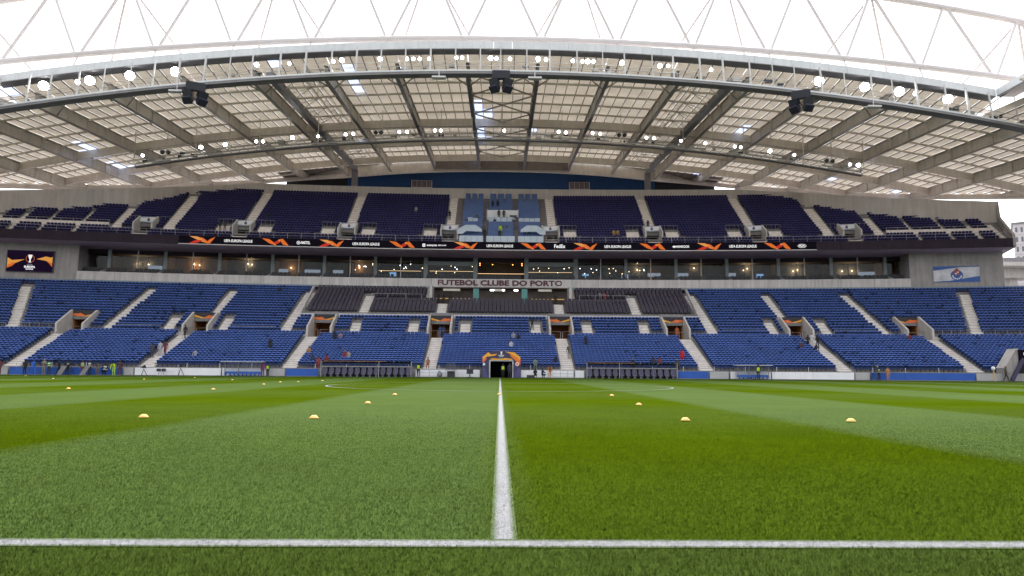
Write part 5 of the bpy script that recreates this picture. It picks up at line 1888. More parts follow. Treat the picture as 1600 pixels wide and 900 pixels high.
tp([(2.18, 2.0), (2.18, 2.36), (1.5, 2.88), (0.4, 2.98), (0.9, 2.75), (1.4, 2.5)], 0)
tp([(2.18, 1.45), (2.18, 2.0), (1.5, 2.4), (1.1, 2.72), (1.0, 2.5)], 1)
tp([(-1.3, 2.12), (-0.8, 2.22), (-0.2, 2.12), (0.5, 2.24), (1.3, 2.14), (1.1, 2.02), (-1.1, 2.02)], 0, .012)
tp([(-0.12, 2.98), (0.12, 2.98), (0.06, 2.72), (0.09, 2.62), (-0.09, 2.62), (-0.06, 2.72)], 2, .012)
for k in range(1):
    tp([(-1.98 + .19 * math.cos(a), 1.52 + .21 * math.sin(a)) for a in [i * math.pi / 8 for i in range(16)]], 3, .012)
    tp([(-1.98 + .13 * math.cos(a), 1.52 + .14 * math.sin(a)) for a in [i * math.pi / 8 for i in range(16)]], 2, .022)
    tp([(1.82 + .22 * math.cos(a), 1.55 + .22 * math.sin(a)) for a in [i * math.pi / 8 for i in range(16)]], 2, .012)
    tp([(1.82 + .14 * math.cos(a), 1.55 + .14 * math.sin(a)) for a in [i * math.pi / 8 for i in range(16)]], 1, .022)
tp([(-2.14, .05), (-2.14, 1.2), (-1.75, .9), (-1.5, .05)], 4)
tp([(2.18, .05), (2.18, 1.2), (1.75, .9), (1.5, .05)], 4)
mb.build('flame_print', [MT['print_amber'], MT['print_orange'], MT['print_white'], MT['print_blue'], paint('violet_print', (.06, .055, .19), .5)], tn)
text('caption', 'EUROPA', 0.17, MT['print_white'], tn, P(TT, SS - .012, 2.52), TT, bold=.006, extr=.004)
text('caption', 'LEAGUE', 0.11, MT['print_white'], tn, P(TT, SS - .012, 2.38), TT, bold=.004, extr=.004)

# ---- corner entrance at the far right
ce = thing('corner_entrance', 'slanted concrete wall and dark display of the corner entrance at the far right', 'stadium entrance', P(8.9, 75.2, 0))
mb = MB()
mb.prism([(-.58, 0), (-.52, 1.45), (.70, 3.45), (.95, 3.45), (.95, 2.3), (.35, 0)], P(8.70, 75.4, 0), et(8.7), (0, 0, 1), er(8.7), 1.6)
mb.build('slanted_wall', MT['wall'], ce)
mb = MB()
mb.prism([(-.58, 1.47), (-.50, 1.55), (.66, 3.45), (.70, 3.60), (.95, 3.60), (.95, 3.46), (.71, 3.46), (-.50, 1.46)], P(8.70, 75.33, 0), et(8.7), (0, 0, 1), er(8.7), 1.7)
mb.build('coping', MT['portal'], ce)
mb = MB()
arc_strip(mb, [8.86, 9.6], rect(76.2, 76.4, 0.0, 2.55), closed=True)
mb.build('dark_opening', MT['black'], ce)
mb = MB()
arc_strip(mb, [8.855, 9.6], rect(75.2, 76.19, 2.35, 3.45), closed=True)
mb.build('display', MT['led_black'], ce)
mb = MB()
mb.bar(P(8.70, 75.1, 0.1), P(8.90, 75.1, 2.5), 0.28, 0.34)
mb.bar(P(9.00, 75.1, 0.0), P(8.93, 75.1, 2.4), 0.16, 0.2, up=(0, 1, 0))
mb.build('strut', MT['purple'], ce)
mb = MB()
flat(mb, 9.25, 75.18, [[(-2.3, 2.42), (-1.4, 2.62), (-0.4, 2.45), (0.8, 2.6), (0.8, 2.42), (-1, 2.38)]], 0, .01)
mb.build('flame_mark', MT['led_orange'], ce)
text('wording', 'UEFA EUROPA LEAGUE', 0.42, MT['led_white'], ce, P(9.24, 75.17, 2.98), 9.24, bold=.012, extr=.004, width=4.2)

# ---- small equipment beside the halfway line
def rail_fence(a, b, label):
    t_ = thing('guard_rail', label, 'railing', P((a + b) / 2, 74.6, 0), 'low rails beside the tunnel')
    for z in (.95, .5, .15):
        mb = MB()
        mb.tube([P(a, 74.6, z), P(b, 74.6, z)], 0.025, 5)
        mb.build('rail', MT['rail'], t_)
    for t in lin(a, b, (b - a) / 3):
        mb = MB()
        mb.tube([P(t, 74.6, 0), P(t, 74.6, .95)], 0.03, 5)
        mb.build('post', MT['rail'], t_)
rail_fence(-1.40, -0.92, 'low metal rail in front of the white board left of the tunnel')
rail_fence(0.93, 1.32, 'low metal rail in front of the white board right of the tunnel')
t_ = thing('review_monitor', 'black pitchside monitor on a stand left of the tunnel', 'monitor', P(-0.53, 74.6, 0))
mb = MB(); mb.box(P(-0.53, 74.6, .68), (.75, .3, .55)); mb.build('screen_box', MT['blackm'], t_)
mb = MB(); mb.box(P(-0.53, 74.43, .68), (.6, .02, .42)); mb.build('screen', paint('dim_screen', (.03, .03, .05), .2), t_)
mb = MB(); mb.box(P(-0.53, 74.6, .25), (.12, .12, .4)); mb.box(P(-0.53, 74.6, .04), (.8, .5, .08)); mb.build('stand', MT['blackm'], t_)
t_ = thing('camera_booth', 'small dark booth with a clear hood beside the tunnel', 'booth', P(-0.83, 74.7, 0))
mb = MB(); mb.box(P(-0.86, 74.7, .35), (.85, .6, .7)); mb.build('desk', MT['blackm'], t_)
mb = MB(); mb.box(P(-0.86, 74.45, .74), (1.25, 1.0, .06)); mb.build('table_top', MT['pale_steel'], t_)
mb = MB()
mb.prism([(-.62, .78), (.62, .78), (.62, 1.35), (.42, 1.62), (-.42, 1.62), (-.62, 1.35)], P(-0.86, 74.4, 0), et(-.86), (0, 0, 1), er(-.86), .8)
mb.build('hood', MT['clear'], t_)
t_ = thing('equipment_case', 'black equipment case on the grass right of the tunnel', 'case', P(.52, 74.6, 0))
mb = MB(); mb.box(P(.54, 74.6, .16), (.9, .5, .28)); mb.build('body', MT['blackm'], t_)
mb = MB(); mb.box(P(.54, 74.6, .32), (.92, .52, .04)); mb.build('lid', MT['dark_steel'], t_)
t_ = thing('equipment_drum', 'grey ball-shaped drum standing left of the booth beside the tunnel', 'drum', P(-1.06, 74.6, 0))
mb = MB(); mb.lathe([(.2, 0), (.3, .2), (.32, .35), (.26, .55), (.1, .62)], 12, 0, P(-1.06, 74.6, 0)); mb.build('body', MT['dark_steel'], t_)
mb = MB(); mb.lathe([(.1, .62), (.12, .66), (.02, .7)], 10, 0, P(-1.06, 74.6, 0)); mb.build('knob', MT['blackm'], t_)
def tripod(th, s, label, h=1.45, rz=0.0):
    t_ = thing('camera_tripod', label, 'camera on tripod', P(th, s, 0), 'tripod cameras along the front wall', rz=rz, world=False)
    for k in range(3):
        a = k * 2.094 + .5
        mb = MB(); mb.tube([(0, 0, h - .35), (.38 * math.cos(a), .38 * math.sin(a), 0)], .03, 5); mb.build('leg', MT['blackm'], t_)
    mb = MB(); mb.box((0, 0, h - .12), (.22, .5, .24)); mb.box((0, -.36, h - .1), (.13, .25, .13)); mb.box((.0, .1, h + .05), (.1, .25, .1)); mb.build('camera_body', MT['blackm'], t_)
    mb = MB(); mb.tube([(0, -.48, h - .1), (0, -.62, h - .1)], [.1, .12], 8); mb.build('lens_hood', MT['dark_steel'], t_)
tripod(-6.10, 75.2, 'dark camera tripod in front of the left end of the long white board', 1.05)
tripod(-5.50, 75.2, 'camera tripod with splayed pale legs in front of the middle of the long white board', 1.2)
tripod(-7.24, 75.0, 'camera tripod among the photographers by the long blue board', 1.3)
tripod(6.50, 75.1, 'camera on a tripod with a white top beside the steward at the right blue board', 1.65)
t_ = thing('corner_camera_pole', 'slim yellow pole with a white camera head near the corner entrance', 'camera pole', P(8.43, 75.0, 0))
mb = MB(); mb.tube([P(8.43, 75.0, 0), P(8.41, 75.0, 1.25)], .055, 8); mb.build('pole', MT['cone'], t_)
mb = MB(); mb.lathe([(.08, 1.2), (.19, 1.3), (.19, 1.5), (.1, 1.62)], 10, 0, P(8.41, 75.0, 0)); mb.build('camera_head', MT['print_white'], t_)
for i, (t, w_) in enumerate(((-5.86, .45), (-5.78, .45))):
    o_ = thing('television', ['left one of the two small black televisions in front of the long white board', 'right one of the two small black televisions in front of the long white board'][i], 'television', P(t, 75.3, 0))
    mb = MB(); mb.box(P(t, 75.3, .62), (w_, .1, .32)); mb.build('screen_box', MT['blackm'], o_)
    mb = MB(); mb.box(P(t, 75.3, .24), (.06, .06, .46)); mb.box(P(t, 75.3, .02), (.3, .3, .04)); mb.build('stand', MT['rail'], o_)
for i, (t, x) in enumerate(((-7.05, 0), (-6.88, 1))):
    o_ = thing('leaning_panel', ['dark slanted panel leaning by the photographers, left one', 'dark slanted panel leaning by the photographers, right one'][i] if False else ['dark slanted board leaning between the bag carrier and the white bibs', 'dark slanted board held beside the first white bib'][i], 'board', P((-7.38, -7.02)[i], 75.0, 0))
    tt = (-7.38, -7.02)[i]
    mb = MB(); mb.prism([(-.5, 0), (.0, 0), (.55, 1.0), (.0, 1.0)], P(tt, 74.9, 0), et(tt), (0, 0, 1), er(tt), .12); mb.build('sheet', MT['dark_steel'], o_)
    mb = MB(); mb.bar(P(tt, 75.1, 0), P(tt, 75.05, .8), .05, .05, up=(0, 1, 0)); mb.build('prop', MT['blackm'], o_)

# ---- marker cones on the grass
CONES = [((-6.22, 8.62), 'yellow marker cone at the left end of the nearest row of four'), ((-3.27, 8.62), 'yellow marker cone second from the left in the nearest row of four'),
         ((3.24, 8.58), 'yellow marker cone third from the left in the nearest row of four'), ((6.17, 8.57), 'yellow marker cone at the right end of the nearest row of four'),
         ((-3.35, 13.95), 'yellow marker cone in the second row, left of the halfway line'), ((3.51, 13.96), 'yellow marker cone in the second row, right of the halfway line'),
         ((-3.57, 19.86), 'yellow marker cone left of the halfway line just outside the centre circle'), ((3.84, 20.22), 'yellow marker cone right of the halfway line just outside the centre circle'),
         ((-0.04, 20.77), 'yellow marker cone standing on the halfway line'),
         ((-17.14, 24.14), 'yellow marker cone far left on the pale band, nearest of the left group'), ((-11.58, 24.49), 'yellow marker cone left of the centre circle on the dark band'),
         ((-12.74, 33.84), 'yellow marker cone level with the middle of the centre circle'), ((-13.14, 41.55), 'yellow marker cone beyond the cone level with the centre circle'),
         ((-12.61, 45.63), 'farthest yellow marker cone left of the centre circle, in front of the left dugout'), ((-13.85, 40.13), 'yellow marker cone in front of the blue board beside the left dugout'),
         ((-32.79, 47.59), 'yellow marker cone in front of the photographers at the left'), ((-26.08, 47.4), 'yellow marker cone in front of the left end of the long white board'),
         ((-19.56, 47.14), 'yellow marker cone in front of the left substitutes bench'), ((-26.72, 57.21), 'small far yellow marker cone close to the long white board'), ((-44.93, 62.49), 'yellow marker cone near the far left boards')]
cm = MB()
cm.lathe([(0.082, 0.0), (0.083, 0.004), (0.072, 0.018), (0.055, 0.038), (0.034, 0.052), (0.029, 0.053), (0.025, 0.047)], 20)
cme = cm.mesh('marker_cone', MT['cone'])
cme.polygons.foreach_set('use_smooth', [True] * len(cme.polygons))
for (p, lb) in CONES:
    o = bpy.data.objects.new('marker_cone', cme)
    COL.objects.link(o)
    o.location = (p[0], p[1], 0.012)
    tag(o, lb, 'marker cone', 'yellow marker cones on the pitch')

# ================================================================== PEOPLE
def pose(kind):
    J = dict(pelvis=(0, 0, .95), spine=(0, .01, 1.18), chest=(0, 0, 1.40), neck=(0, -.01, 1.52), head=(0, -.025, 1.635), crown=(0, -.01, 1.715), nose=(0, -.125, 1.625),
             sL=(.185, 0, 1.43), eL=(.25, .03, 1.15), wL=(.24, -.06, .90), hL=(.235, -.085, .82), sR=(-.185, 0, 1.43), eR=(-.25, .03, 1.15), wR=(-.24, -.06, .90), hR=(-.235, -.085, .82),
             pL=(.095, 0, .90), kL=(.105, -.02, .50), aL=(.11, .03, .09), tL=(.13, -.12, .035), pR=(-.095, 0, .90), kR=(-.105, -.02, .50), aR=(-.11, .03, .09), tR=(-.13, -.12, .035))
    def up(**k): J.update(k)
    def shift(names, d):
        for n in names: J[n] = tuple(a + b for a, b in zip(J[n], d))
    upper = ['spine', 'chest', 'neck', 'head', 'crown', 'nose', 'sL', 'eL', 'wL', 'hL', 'sR', 'eR', 'wR', 'hR']
    if kind == 'walk':
        up(kL=(.10, -.16, .52), aL=(.10, -.20, .10), tL=(.11, -.36, .05), kR=(-.10, .06, .50), aR=(-.10, .28, .13), tR=(-.11, .16, .04), eL=(.24, .12, 1.16), wL=(.23, .10, .92), hL=(.23, .09, .84), eR=(-.24, -.08, 1.16), wR=(-.22, -.22, .98), hR=(-.21, -.27, .91))
    if kind == 'hold':
        up(eL=(.25, -.06, 1.18), wL=(.10, -.28, 1.22), hL=(.05, -.34, 1.25), eR=(-.25, -.06, 1.18), wR=(-.10, -.28, 1.22), hR=(-.05, -.34, 1.25))
    if kind == 'arms':
        up(eL=(.44, 0, 1.36), wL=(.66, -.05, 1.36), hL=(.74, -.06, 1.37), eR=(-.44, 0, 1.36), wR=(-.66, -.05, 1.36), hR=(-.74, -.06, 1.37), pL=(.10, 0, .9), aL=(.16, .03, .09), tL=(.2, -.12, .035), aR=(-.16, .03, .09), tR=(-.2, -.12, .035))
    if kind == 'sit':
        shift(list(J), (0, 0, 0))
        for n in ['pelvis', 'pL', 'pR'] + upper: J[n] = (J[n][0], J[n][1] + .30, J[n][2] - .42)
        up(kL=(.13, -.14, .50), aL=(.12, -.16, .09), tL=(.13, -.30, .035), kR=(-.13, -.14, .50), aR=(-.12, -.16, .09), tR=(-.13, -.30, .035),
           eL=(.25, .22, .76), wL=(.16, .0, .60), hL=(.13, -.08, .585), eR=(-.25, .22, .76), wR=(-.16, .0, .60), hR=(-.13, -.08, .585))
    if kind == 'bend':
        up(spine=(0, -.12, 1.14), chest=(0, -.30, 1.28), neck=(0, -.42, 1.34), head=(0, -.53, 1.38), crown=(0, -.58, 1.45), nose=(0, -.62, 1.33), sL=(.18, -.32, 1.28), sR=(-.18, -.32, 1.28),
           eL=(.22, -.36, 1.0), wL=(.16, -.46, .80), hL=(.13, -.50, .73), eR=(-.22, -.36, 1.0), wR=(-.16, -.46, .80), hR=(-.13, -.50, .73), kL=(.11, -.10, .50), kR=(-.11, -.10, .50))
    if kind == 'crouch':
        for n in ['pelvis', 'pL', 'pR'] + upper: J[n] = (J[n][0], J[n][1] + .10, J[n][2] - .55)
        up(kL=(.16, -.30, .52), aL=(.12, .02, .10), tL=(.13, -.14, .035), kR=(-.16, -.28, .50), aR=(-.12, .06, .10), tR=(-.13, -.10, .035),
           eL=(.24, -.05, .62), wL=(.10, -.25, .72), hL=(.05, -.31, .76), eR=(-.24, -.05, .62), wR=(-.10, -.25, .72), hR=(-.05, -.31, .76))
    return J
RAD = dict(pelvis=(.155, .115), spine=(.14, .105), chest=(.165, .115), neck=(.055, .058), head=(.078, .098), crown=(.058, .07), nose=(.016, .016),
           sL=(.068, .068), eL=(.05, .05), wL=(.034, .034), hL=(.040, .026), sR=(.068, .068), eR=(.05, .05), wR=(.034, .034), hR=(.040, .026),
           pL=(.092, .098), kL=(.065, .07), aL=(.046, .052), tL=(.042, .032), pR=(.092, .098), kR=(.065, .07), aR=(.046, .052), tR=(.042, .032))
BONES = [('pelvis', 'spine', 0), ('spine', 'chest', 0), ('chest', 'neck', 0), ('neck', 'head', 2), ('head', 'crown', 2), ('head', 'nose', 2),
         ('chest', 'sL', 0), ('sL', 'eL', 0), ('eL', 'wL', 0), ('wL', 'hL', 2), ('chest', 'sR', 0), ('sR', 'eR', 0), ('eR', 'wR', 0), ('wR', 'hR', 2),
         ('pelvis', 'pL', 1), ('pL', 'kL', 1), ('kL', 'aL', 1), ('aL', 'tL', 3), ('pelvis', 'pR', 1), ('pR', 'kR', 1), ('kR', 'aR', 1), ('aR', 'tR', 3)]
def body_mesh(kind):
    J = pose(kind)
    J = {k: Vector(v) for k, v in J.items()}
    rad = dict(RAD)
    bones = list(BONES)
    for sd in 'LR':     # four fingers and a thumb
        h, w_ = J['h' + sd], J['w' + sd]
        d = (h - w_).normalized()
        side = d.cross(Vector((0, 0, 1)))
        side = side.normalized() if side.length > .1 else Vector((0, -1, 0))
        if abs(d.z) > .7: side = Vector((0, -1, 0))
        for q in range(4):
            n = 'f%s%d' % (sd, q)
            J[n] = h + d * (.085 - .012 * abs(q - 1.4)) + side * (.018 * (q - 1.5))
            rad[n] = (.008, .008)
            bones.append(('h' + sd, n, 2))
        J['t' + sd + 'h'] = h - d * .015 + side * .055
        rad['t' + sd + 'h'] = (.009, .009)
        bones.append(('h' + sd, 't' + sd + 'h', 2))
    names = list(J)
    me = bpy.data.meshes.new('body')
    me.from_pydata([J[n] for n in names], [(names.index(a), names.index(b)) for a, b, _ in bones], [])
    o = bpy.data.objects.new('body_tmp', me)
    COL.objects.link(o)
    sk = o.modifiers.new('skin', 'SKIN')
    for i, n in enumerate(names):
        me.skin_vertices[0].data[i].radius = rad[n]
        me.skin_vertices[0].data[i].use_root = (n == 'pelvis')
    sk.use_smooth_shade = True
    sb = o.modifiers.new('sub', 'SUBSURF')
    sb.levels = sb.render_levels = 1
    dg = bpy.context.evaluated_depsgraph_get()
    out = bpy.data.meshes.new_from_object(o.evaluated_get(dg))
    bpy.data.objects.remove(o)
    out.name = 'body_' + kind
    seg = [(J[a], J[b], m) for a, b, m in bones]
    for p in out.polygons:
        c = p.center
        best, bm_ = 9, 0
        for a, b, m in seg:
            ab = b - a
            t = max(0, min(1, (c - a).dot(ab) / max(ab.length_squared, 1e-9)))
            d = (c - a - ab * t).length - (.09 if m == 0 else .02)
            if d < best: best, bm_ = d, m
        p.material_index = bm_
    out.materials.clear()
    for m in (MT['shoe'], MT['shoe'], MT['skin'], MT['shoe']): out.materials.append(m)
    # hair cap
    hc = J['head'].lerp(J['crown'], .55)
    upv = (J['crown'] - J['neck']).normalized()
    mb = MB()
    mb.lathe([(.098, -.055), (.104, -.01), (.094, .045), (.06, .082), (.02, .097)], 10)
    q = upv.to_track_quat('Z', 'Y').to_matrix()
    mb.v = [tuple(hc + q @ Vector(v) + Vector((0, .018, 0))) for v in mb.v]
    return out, mb
BODY = {k: body_mesh(k) for k in ('stand', 'walk', 'hold', 'arms', 'sit', 'bend', 'crouch')}
HAIRM = {}
def hair_me(kind, c):
    if (kind, c) not in HAIRM:
        HAIRM[(kind, c)] = BODY[kind][1].mesh('hair', cloth(c))
    return HAIRM[(kind, c)]
DK, BK, NV, GR, WH, RD, YE, OR, BR, BLU, PU, GG = (.03, .03, .04), (.015, .015, .02), (.02, .03, .08), (.12, .12, .12), (.5, .5, .52), (.32, .03, .03), (.42, .60, .03), (.36, .10, .04), (.28, .13, .07), (.03, .12, .5), (.16, .04, .13), (.16, .20, .17)
HB, HD, HG = (.05, .03, .02), (.012, .01, .01), (.22, .2, .18)
def person(kind, pos, label, top, legs=DK, hair=HD, rz=0.0, sc=1.0, vest=None, group=None):
    t_ = thing('person', label, 'person', pos, group, rz=rz, world=False)
    t_.scale = (sc, sc, sc)
    b = bpy.data.objects.new('body', BODY[kind][0])
    COL.objects.link(b)
    b.parent = t_
    for i, c in enumerate((top, legs)):
        b.material_slots[i].link = 'OBJECT'
        b.material_slots[i].material = cloth(c)
    h = bpy.data.objects.new('hair', hair_me(kind, hair))
    COL.objects.link(h)
    h.parent = t_
    if vest:
        J = pose(kind)
        c, s_ = Vector(J['chest']), Vector(J['spine'])
        mb = MB()
        d = (c - s_).normalized()
        ctr = c.lerp(s_, .55)
        rows = [(.175, .135, -.24), (.185, .145, -.05), (.195, .14, .10), (.15, .10, .16)]
        n = 12
        vs = []
        x_ = Vector((1, 0, 0))
        y_ = d.cross(x_)
        for a, b_, z in rows:
            for k in range(n):
                g = 2 * math.pi * k / n
                vs.append(ctr + x_ * (a * math.cos(g)) + y_ * (b_ * math.sin(g)) + d * z)
        fs = [(i * n + k, i * n + (k + 1) % n, (i + 1) * n + (k + 1) % n, (i + 1) * n + k) for i in range(3) for k in range(n)]
        mb.add(vs, fs)
        v = mb.build('vest', cloth(vest), t_)
    return t_
def on(rows, th, s):
    """place on the row whose tread holds s"""
    i = max(k for k, r in enumerate(rows) if r[0] <= max(s, rows[0][0]))
    return rows[i]
def gp(kind, th, label, top, legs=DK, hair=HD, sc=0.93, s=75.0, **k): person(kind, P(th, s, 0.0), label, top, legs, hair, sc=sc, **k)
gp('stand', -8.33, 'person in a dark red jacket at the far left edge by the grey board', (.12, .03, .04))
gp('stand', -7.95, 'person in a long black coat standing by the left end of the blue board', BK)
gp('walk', -7.82, 'person in a bright blue jacket walking by the left blue board', BLU, DK, rz=1.2)
gp('hold', -7.66, 'photographer in a grey hooded jacket raising a camera at the left blue board', (.2, .17, .15), DK, HG, sc=1.0)
gp('hold', -7.58, 'photographer in dark clothes with a pale green bib at the left blue board', DK, (.3, .3, .32), vest=(.45, .7, .35))
gp('walk', -7.43, 'person in a dark jacket and pale trousers carrying gear along the left blue board', BK, (.42, .4, .42), rz=-1.0, sc=1.0)
gp('stand', -7.30, 'slim person in black beside the tripod at the left blue board', BK, sc=.98)
gp('stand', -7.06, 'person in dark red behind a slanted dark board', (.13, .04, .04), vest=(.25, .4, .2))
gp('hold', -6.95, 'person wearing a white bib over black behind the slanted board', BK, BK, HB, vest=WH)
gp('bend', -6.82, 'person in grey brown stooping over gear at the left blue board', (.16, .12, .11))
gp('crouch', -6.71, 'crouching photographer in a white bib near the right end of the left blue board', BK, DK, vest=WH, sc=1.15)
gp('bend', -6.56, 'stooping person in a yellow high visibility jacket by the left blue board', YE, DK, vest=YE)
gp('stand', -6.47, 'person in dark maroon standing at the right end of the left blue board', (.07, .03, .04), rz=.6)
gp('stand', -4.12, 'person in a purple top standing at the right end of the left bench', PU)
gp('stand', -4.04, 'steward with a lime vest beside the left bench', DK, DK, vest=YE, sc=.8)
gp('stand', -1.44, 'steward in a yellow vest standing between the left dugout and the white board', BK, BK, vest=YE)
gp('stand', .05, 'steward in a yellow vest standing in the mouth of the player tunnel', BK, BK, vest=YE, s=75.2, sc=.9)
gp('stand', .17, 'person in black at the right side of the tunnel mouth', DK, DK, s=75.0, sc=.95)
gp('crouch', .62, 'crouching camera operator in black right of the tunnel', BK, BK, sc=.9, s=74.8)
gp('crouch', .76, 'crouching person in navy right of the tunnel', NV, NV, sc=.9, s=74.8, rz=.7)
gp('bend', .88, 'person in an orange brown jacket leaning over the low rail right of the tunnel', (.45, .17, .07), GG, HB)
gp('stand', 4.50, 'steward in a lime vest in front of the right bench', DK, DK, vest=YE, s=74.4)
gp('hold', 6.56, 'photographer in black with a reflective vest in front of the right blue board', BK, BK, vest=(.35, .38, .2), sc=.86)
gp('stand', 6.71, 'person in a long brown orange coat in front of the right blue board', (.42, .19, .09), DK, HB, sc=.86)
gp('walk', 8.60, 'person with a red cap and striped dark jacket beside the corner entrance', DK, DK, RD, rz=.8, vest=(.12, .11, .06))
def rp(kind, rows, th, s, label, top, **k):
    r = on(rows, th, s)
    person(kind, P(th, r[0] + (.30 if kind != 'sit' else .12), r[1] + .02), label, top, **k)
for th, s, lb, tp_, lg_, kd in ((-6.30, 80.96, 'left one of three people on the left aisle, in dark clothes', (.05, .045, .06), NV, 'stand'), (-6.21, 81.5, 'middle one of three people on the left aisle, in a pale top', (.36, .36, .42), (.2, .2, .28), 'stand'),
        (-6.12, 81.25, 'right one of three people on the left aisle, in dark red', (.14, .02, .03), BK, 'walk'), (-6.14, 88.66, 'person in a dark suit with white shirt walking down from the second opening', BK, BK, 'walk'),
        (-4.33, 83.0, 'person in dark clothes standing alone among the seats left of an aisle', BK, NV, 'stand'), (-3.25, 87.17, 'person in black standing near the top of the block above the left dugout', BK, BK, 'stand'),
        (1.30, 81.43, 'person in a grey jacket stooping down the aisle right of the tunnel', (.16, .16, .14), GR, 'bend'), (1.67, 85.26, 'person in a dark jacket standing alone among the seats right of the tunnel aisle', BK, GR, 'stand'),
        (3.58, 90.24, 'person in an orange jacket standing in the sixth opening', OR, (.4, .35, .36), 'stand'), (3.37, 80.43, 'person in a bright red jacket standing by the aisle above the right dugout', (.50, .012, .02), BK, 'stand'),
        (5.97, 86.52, 'left one of the people coming down the right aisle, in black', BK, BK, 'walk'), (6.08, 86.6, 'middle one of the people coming down the right aisle, in pale grey', (.5, .48, .5), DK, 'stand'), (6.15, 85.96, 'right one of the people coming down the right aisle, in black', BK, BK, 'hold')):
    rp(kd, L1, th, s, lb, tp_, legs=lg_, rz=random.uniform(-.5, .5))
for th, s, lb, tp_ in ((-3.16, 87.47, 'seated person in pale pink high in the block above the left dugout', (.24, .17, .19)), (-3.57, 81.95, 'seated person in brown beside the aisle left of the left dugout', (.3, .15, .08)),
        (-3.40, 78.81, 'seated person in navy in the front rows left of the left dugout', NV), (-3.27, 77.67, 'seated person in a maroon top in the lowest rows above the blue board', (.22, .05, .05)), (-3.15, 78.38, 'seated person in a dark red jacket just above the left dugout', (.16, .03, .03)),
        (-2.87, 80.1, 'seated person in red, left of the close pair above the left dugout', (.2, .03, .04)), (-2.80, 80.35, 'seated person in white, right of the close pair above the left dugout', (.28, .25, .26)),
        (-1.31, 77.5, 'seated person in an orange top in the front row behind the left dugout', (.28, .13, .07)), (0.64, 77.5, 'seated person in grey green in the front row right of the tunnel', GG),
        (0.26, 88.49, 'seated person in white stripes, left of the pair near the top of the middle block', (.26, .25, .28)), (0.36, 87.91, 'seated person in black, right of the pair near the top of the middle block', BK),
        (0.21, 84.5, 'seated person in a bright white top above the player tunnel', (.42, .42, .46)), (1.02, 78.3, 'seated person in black near the aisle right of the tunnel', BK),
        (2.41, 78.0, 'seated person in black in the front rows above the right dugout', BK), (2.80, 78.8, 'seated person in a dark jacket, left of the pair above the right dugout', DK), (2.92, 78.8, 'seated person in maroon, right of the pair above the right dugout', (.16, .04, .04)),
        (3.22, 78.0, 'seated person in dark clothes behind the blue board right of the right dugout', (.06, .04, .05)), (5.77, 84.34, 'seated person in dark maroon left of the right aisle', (.08, .03, .04)), (6.01, 83.83, 'seated person in black right beside the right aisle', BK),
        (8.0, 88.29, 'seated person in dark red below the eighth opening', (.15, .03, .03)), (-5.53, 79.82, 'seated person in white stripes low in the left block', (.26, .26, .34))):
    rp('sit', L1, th, s, lb, tp_, legs=DK, hair=random.choice([HD, HB, HG]))
rp('arms', L2, 0.66, 92.4, 'person in black with arms spread wide on the short stair above the tunnel', BK, legs=BK)
for th, lb in ((-1.245, 'person in a blue suit on the left, standing in the fourth opening'), (-1.175, 'person in a blue suit on the right, standing in the fourth opening')):
    person('stand', P(th, 92.0, 5.17), lb, (.03, .05, .14), legs=NV)
for th, lb in ((-1.38, 'left one of three people in black before the lounge'), (-1.27, 'middle one of three people in black before the lounge'), (-1.13, 'right one of three people in black before the lounge')):
    person('stand', P(th, 101.0, 10.76), lb, BK, legs=BK)
person('stand', P(1.22, 101.0, 10.76), 'person in black at the right side of the lounge front', BK, legs=BK)
for th, i, lb, tp_ in ((-4.88, 15, 'seated person in black in a top row left of the padded seats', BK), (2.22, 14, 'left one of three people on the upper padded seats by the lounge, in grey', (.2, .18, .22)), (2.32, 14, 'middle one of three people on the upper padded seats by the lounge, in maroon', (.25, .06, .08)), (2.49, 14, 'right one of three people on the upper padded seats by the lounge, in black', BK)):
    person('sit', P(th, L2[i][0] + .12, L2[i][1] + .02), lb, tp_, legs=DK)
for th, s, kd, lb, tp_, lg_ in ((-1.25, 111.76, 'stand', 'person in black standing on the aisle beside the press desks', BK, BK), (-6.36, 105.46, 'stand', 'left one of two dark figures on the landing of the left upper tier', BK, BK), (-6.26, 105.5, 'stand', 'right one of two dark figures on the landing of the left upper tier', DK, BK),
        (3.46, 108.34, 'stand', 'dark figure standing on an aisle above an opening of the right upper tier', BK, BK), (-.02, 104.94, 'stand', 'person in a yellow vest among the press desks', YE, BK), (-.06, 110.77, 'stand', 'left one of two people in black before the white studio backdrop', BK, BK), (.06, 110.54, 'stand', 'right one of two people in black before the white studio backdrop', BK, BK),
        (-2.09, 113.91, 'sit', 'seated person in a grey top high in the upper block left of the press desks', (.3, .28, .25), BK), (-5.46, 109.76, 'sit', 'lone seated person in black in the left upper tier', BK, BK), (2.62, 105.54, 'sit', 'left one of two people in mustard jackets in the right upper tier', (.36, .22, .06), BK), (2.71, 105.54, 'sit', 'right one of two people in mustard jackets in the right upper tier', (.33, .2, .06), BK),
        (-.22, 115.45, 'sit', 'seated person in black at the upper press desks, left of a pair', BK, BK), (-.09, 115.47, 'sit', 'seated person in black at the upper press desks, right of a pair', BK, BK), (.54, 104.74, 'sit', 'seated camera operator in black, left of a pair at the lower press desks', BK, BK), (.63, 104.75, 'sit', 'seated camera operator in black, right of a pair at the lower press desks', BK, BK),
        (-.38, 103.1, 'stand', 'person in black on the stair at the bottom of the press desks', BK, BK), (-.03, 103.1, 'stand', 'person in black at the bottom middle of the press desks', BK, BK), (-4.78, 103.1, 'sit', 'person in black leaning by the front rail of the left upper tier', BK, BK)):
    r = on(U, th, s)
    dz = .62 if abs(th) < .95 and kd == 'sit' else (.62 if abs(th) < .9 else 0)
    person(kd, P(th, r[0] + (.3 if kd != 'sit' else .12), r[1] + .02 + dz), lb, tp_, legs=lg_, vest=YE if tp_ == YE else None)

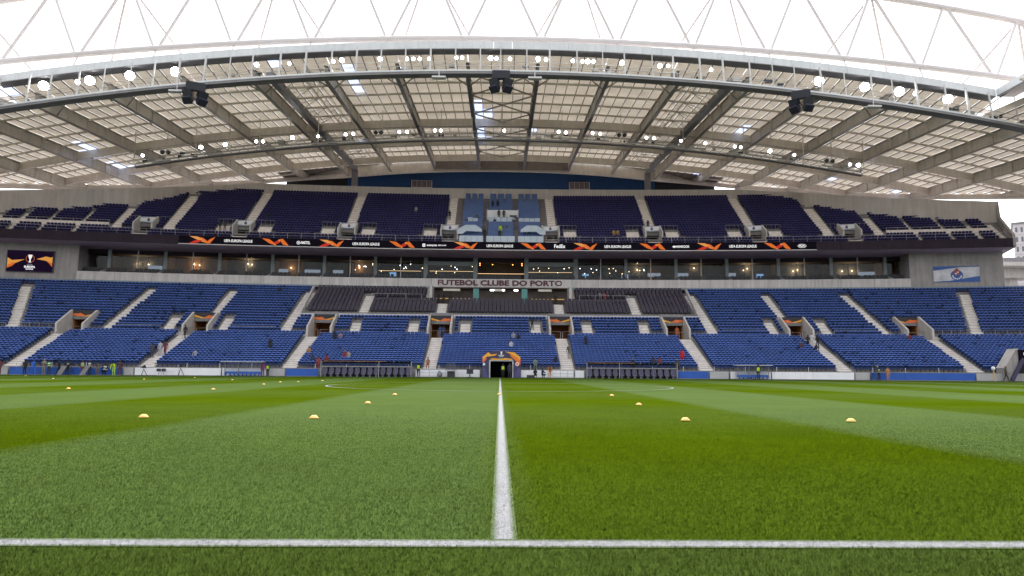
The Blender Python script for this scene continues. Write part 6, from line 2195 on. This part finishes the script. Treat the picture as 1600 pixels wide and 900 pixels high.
# ================================================================== BEYOND THE STAND (right edge)
ap = thing('apartment_building', 'white apartment block with rows of windows seen through the gap at the right', 'building', (172, 205, 0))
ax_ = Vector((0.80, -0.60, 0)); ay_ = Vector((0.60, 0.80, 0))
o_ = Vector((157.2, 200, 0))
hts = 46.4
mb = MB()
mb.prism([(0, -0.2), (34, -0.2), (34, hts), (0, hts)], o_, ax_, (0, 0, 1), ay_, 14)
mb.build('wall', MT['apt'], ap)
mb = MB()
mb.prism([(-.4, hts), (34.4, hts), (34.4, hts + .5), (-.4, hts + .5)], o_ - ay_ * .4, ax_, (0, 0, 1), ay_, 14.8)
mb.build('roof', MT['dark_steel'], ap)
for fl in range(15):
    z = hts - 2.6 - 3.0 * fl
    for k in range(9):
        mb = MB()
        x = .5 + 1.35 * k + (1.6 if k > 2 else 0) + (1.6 if k > 5 else 0)
        mb.prism([(x, z), (x + .55, z), (x + .55, z + 1.5), (x, z + 1.5)], o_ - ay_ * .04, ax_, (0, 0, 1), ay_, .06)
        mb.build('window', MT['apt_win'], ap)
    mb = MB()
    mb.prism([(-.1, z - .75), (34, z - .75), (34, z - .6), (-.1, z - .6)], o_ - ay_ * .12, ax_, (0, 0, 1), ay_, .13)
    mb.build('floor_band', MT['apt'], ap)
    mb = MB()
    mb.prism([(5.6, z - .6), (8.2, z - .6), (8.2, z + .35), (5.6, z + .35)], o_ - ay_ * 1.3, ax_, (0, 0, 1), ay_, 1.28)
    mb.build('balcony', MT['apt'], ap)
vd = thing('viaduct', 'pale concrete viaduct behind the lower tier at the right edge', 'viaduct', (135, 150, 0))
mb = MB(); mb.box((145, 152, 26.55), (62, 9, .9)); mb.build('deck_edge', MT['dark_steel'], vd)
mb = MB(); mb.box((145, 151.5, 25.6), (62, 8, .9)); mb.build('deck', MT['viaduct'], vd)
mb = MB(); mb.box((145, 153.5, 24.0), (62, 5, 2.2)); mb.build('girder', MT['viaduct'], vd)
mb = MB(); mb.tube([(114, 147.6, 27.9), (176, 147.6, 27.9)], .05, 5)
for k in range(20): mb.tube([(115 + 3 * k, 147.6, 27.0), (115 + 3 * k, 147.6, 27.9)], .04, 4)
mb.build('railing', MT['rail'], vd)
for x in (119.8, 140, 160):
    mb = MB(); mb.box((x, 153.5, 11.3), (1.8, 1.8, 23.1)); mb.build('pier', MT['viaduct'], vd)
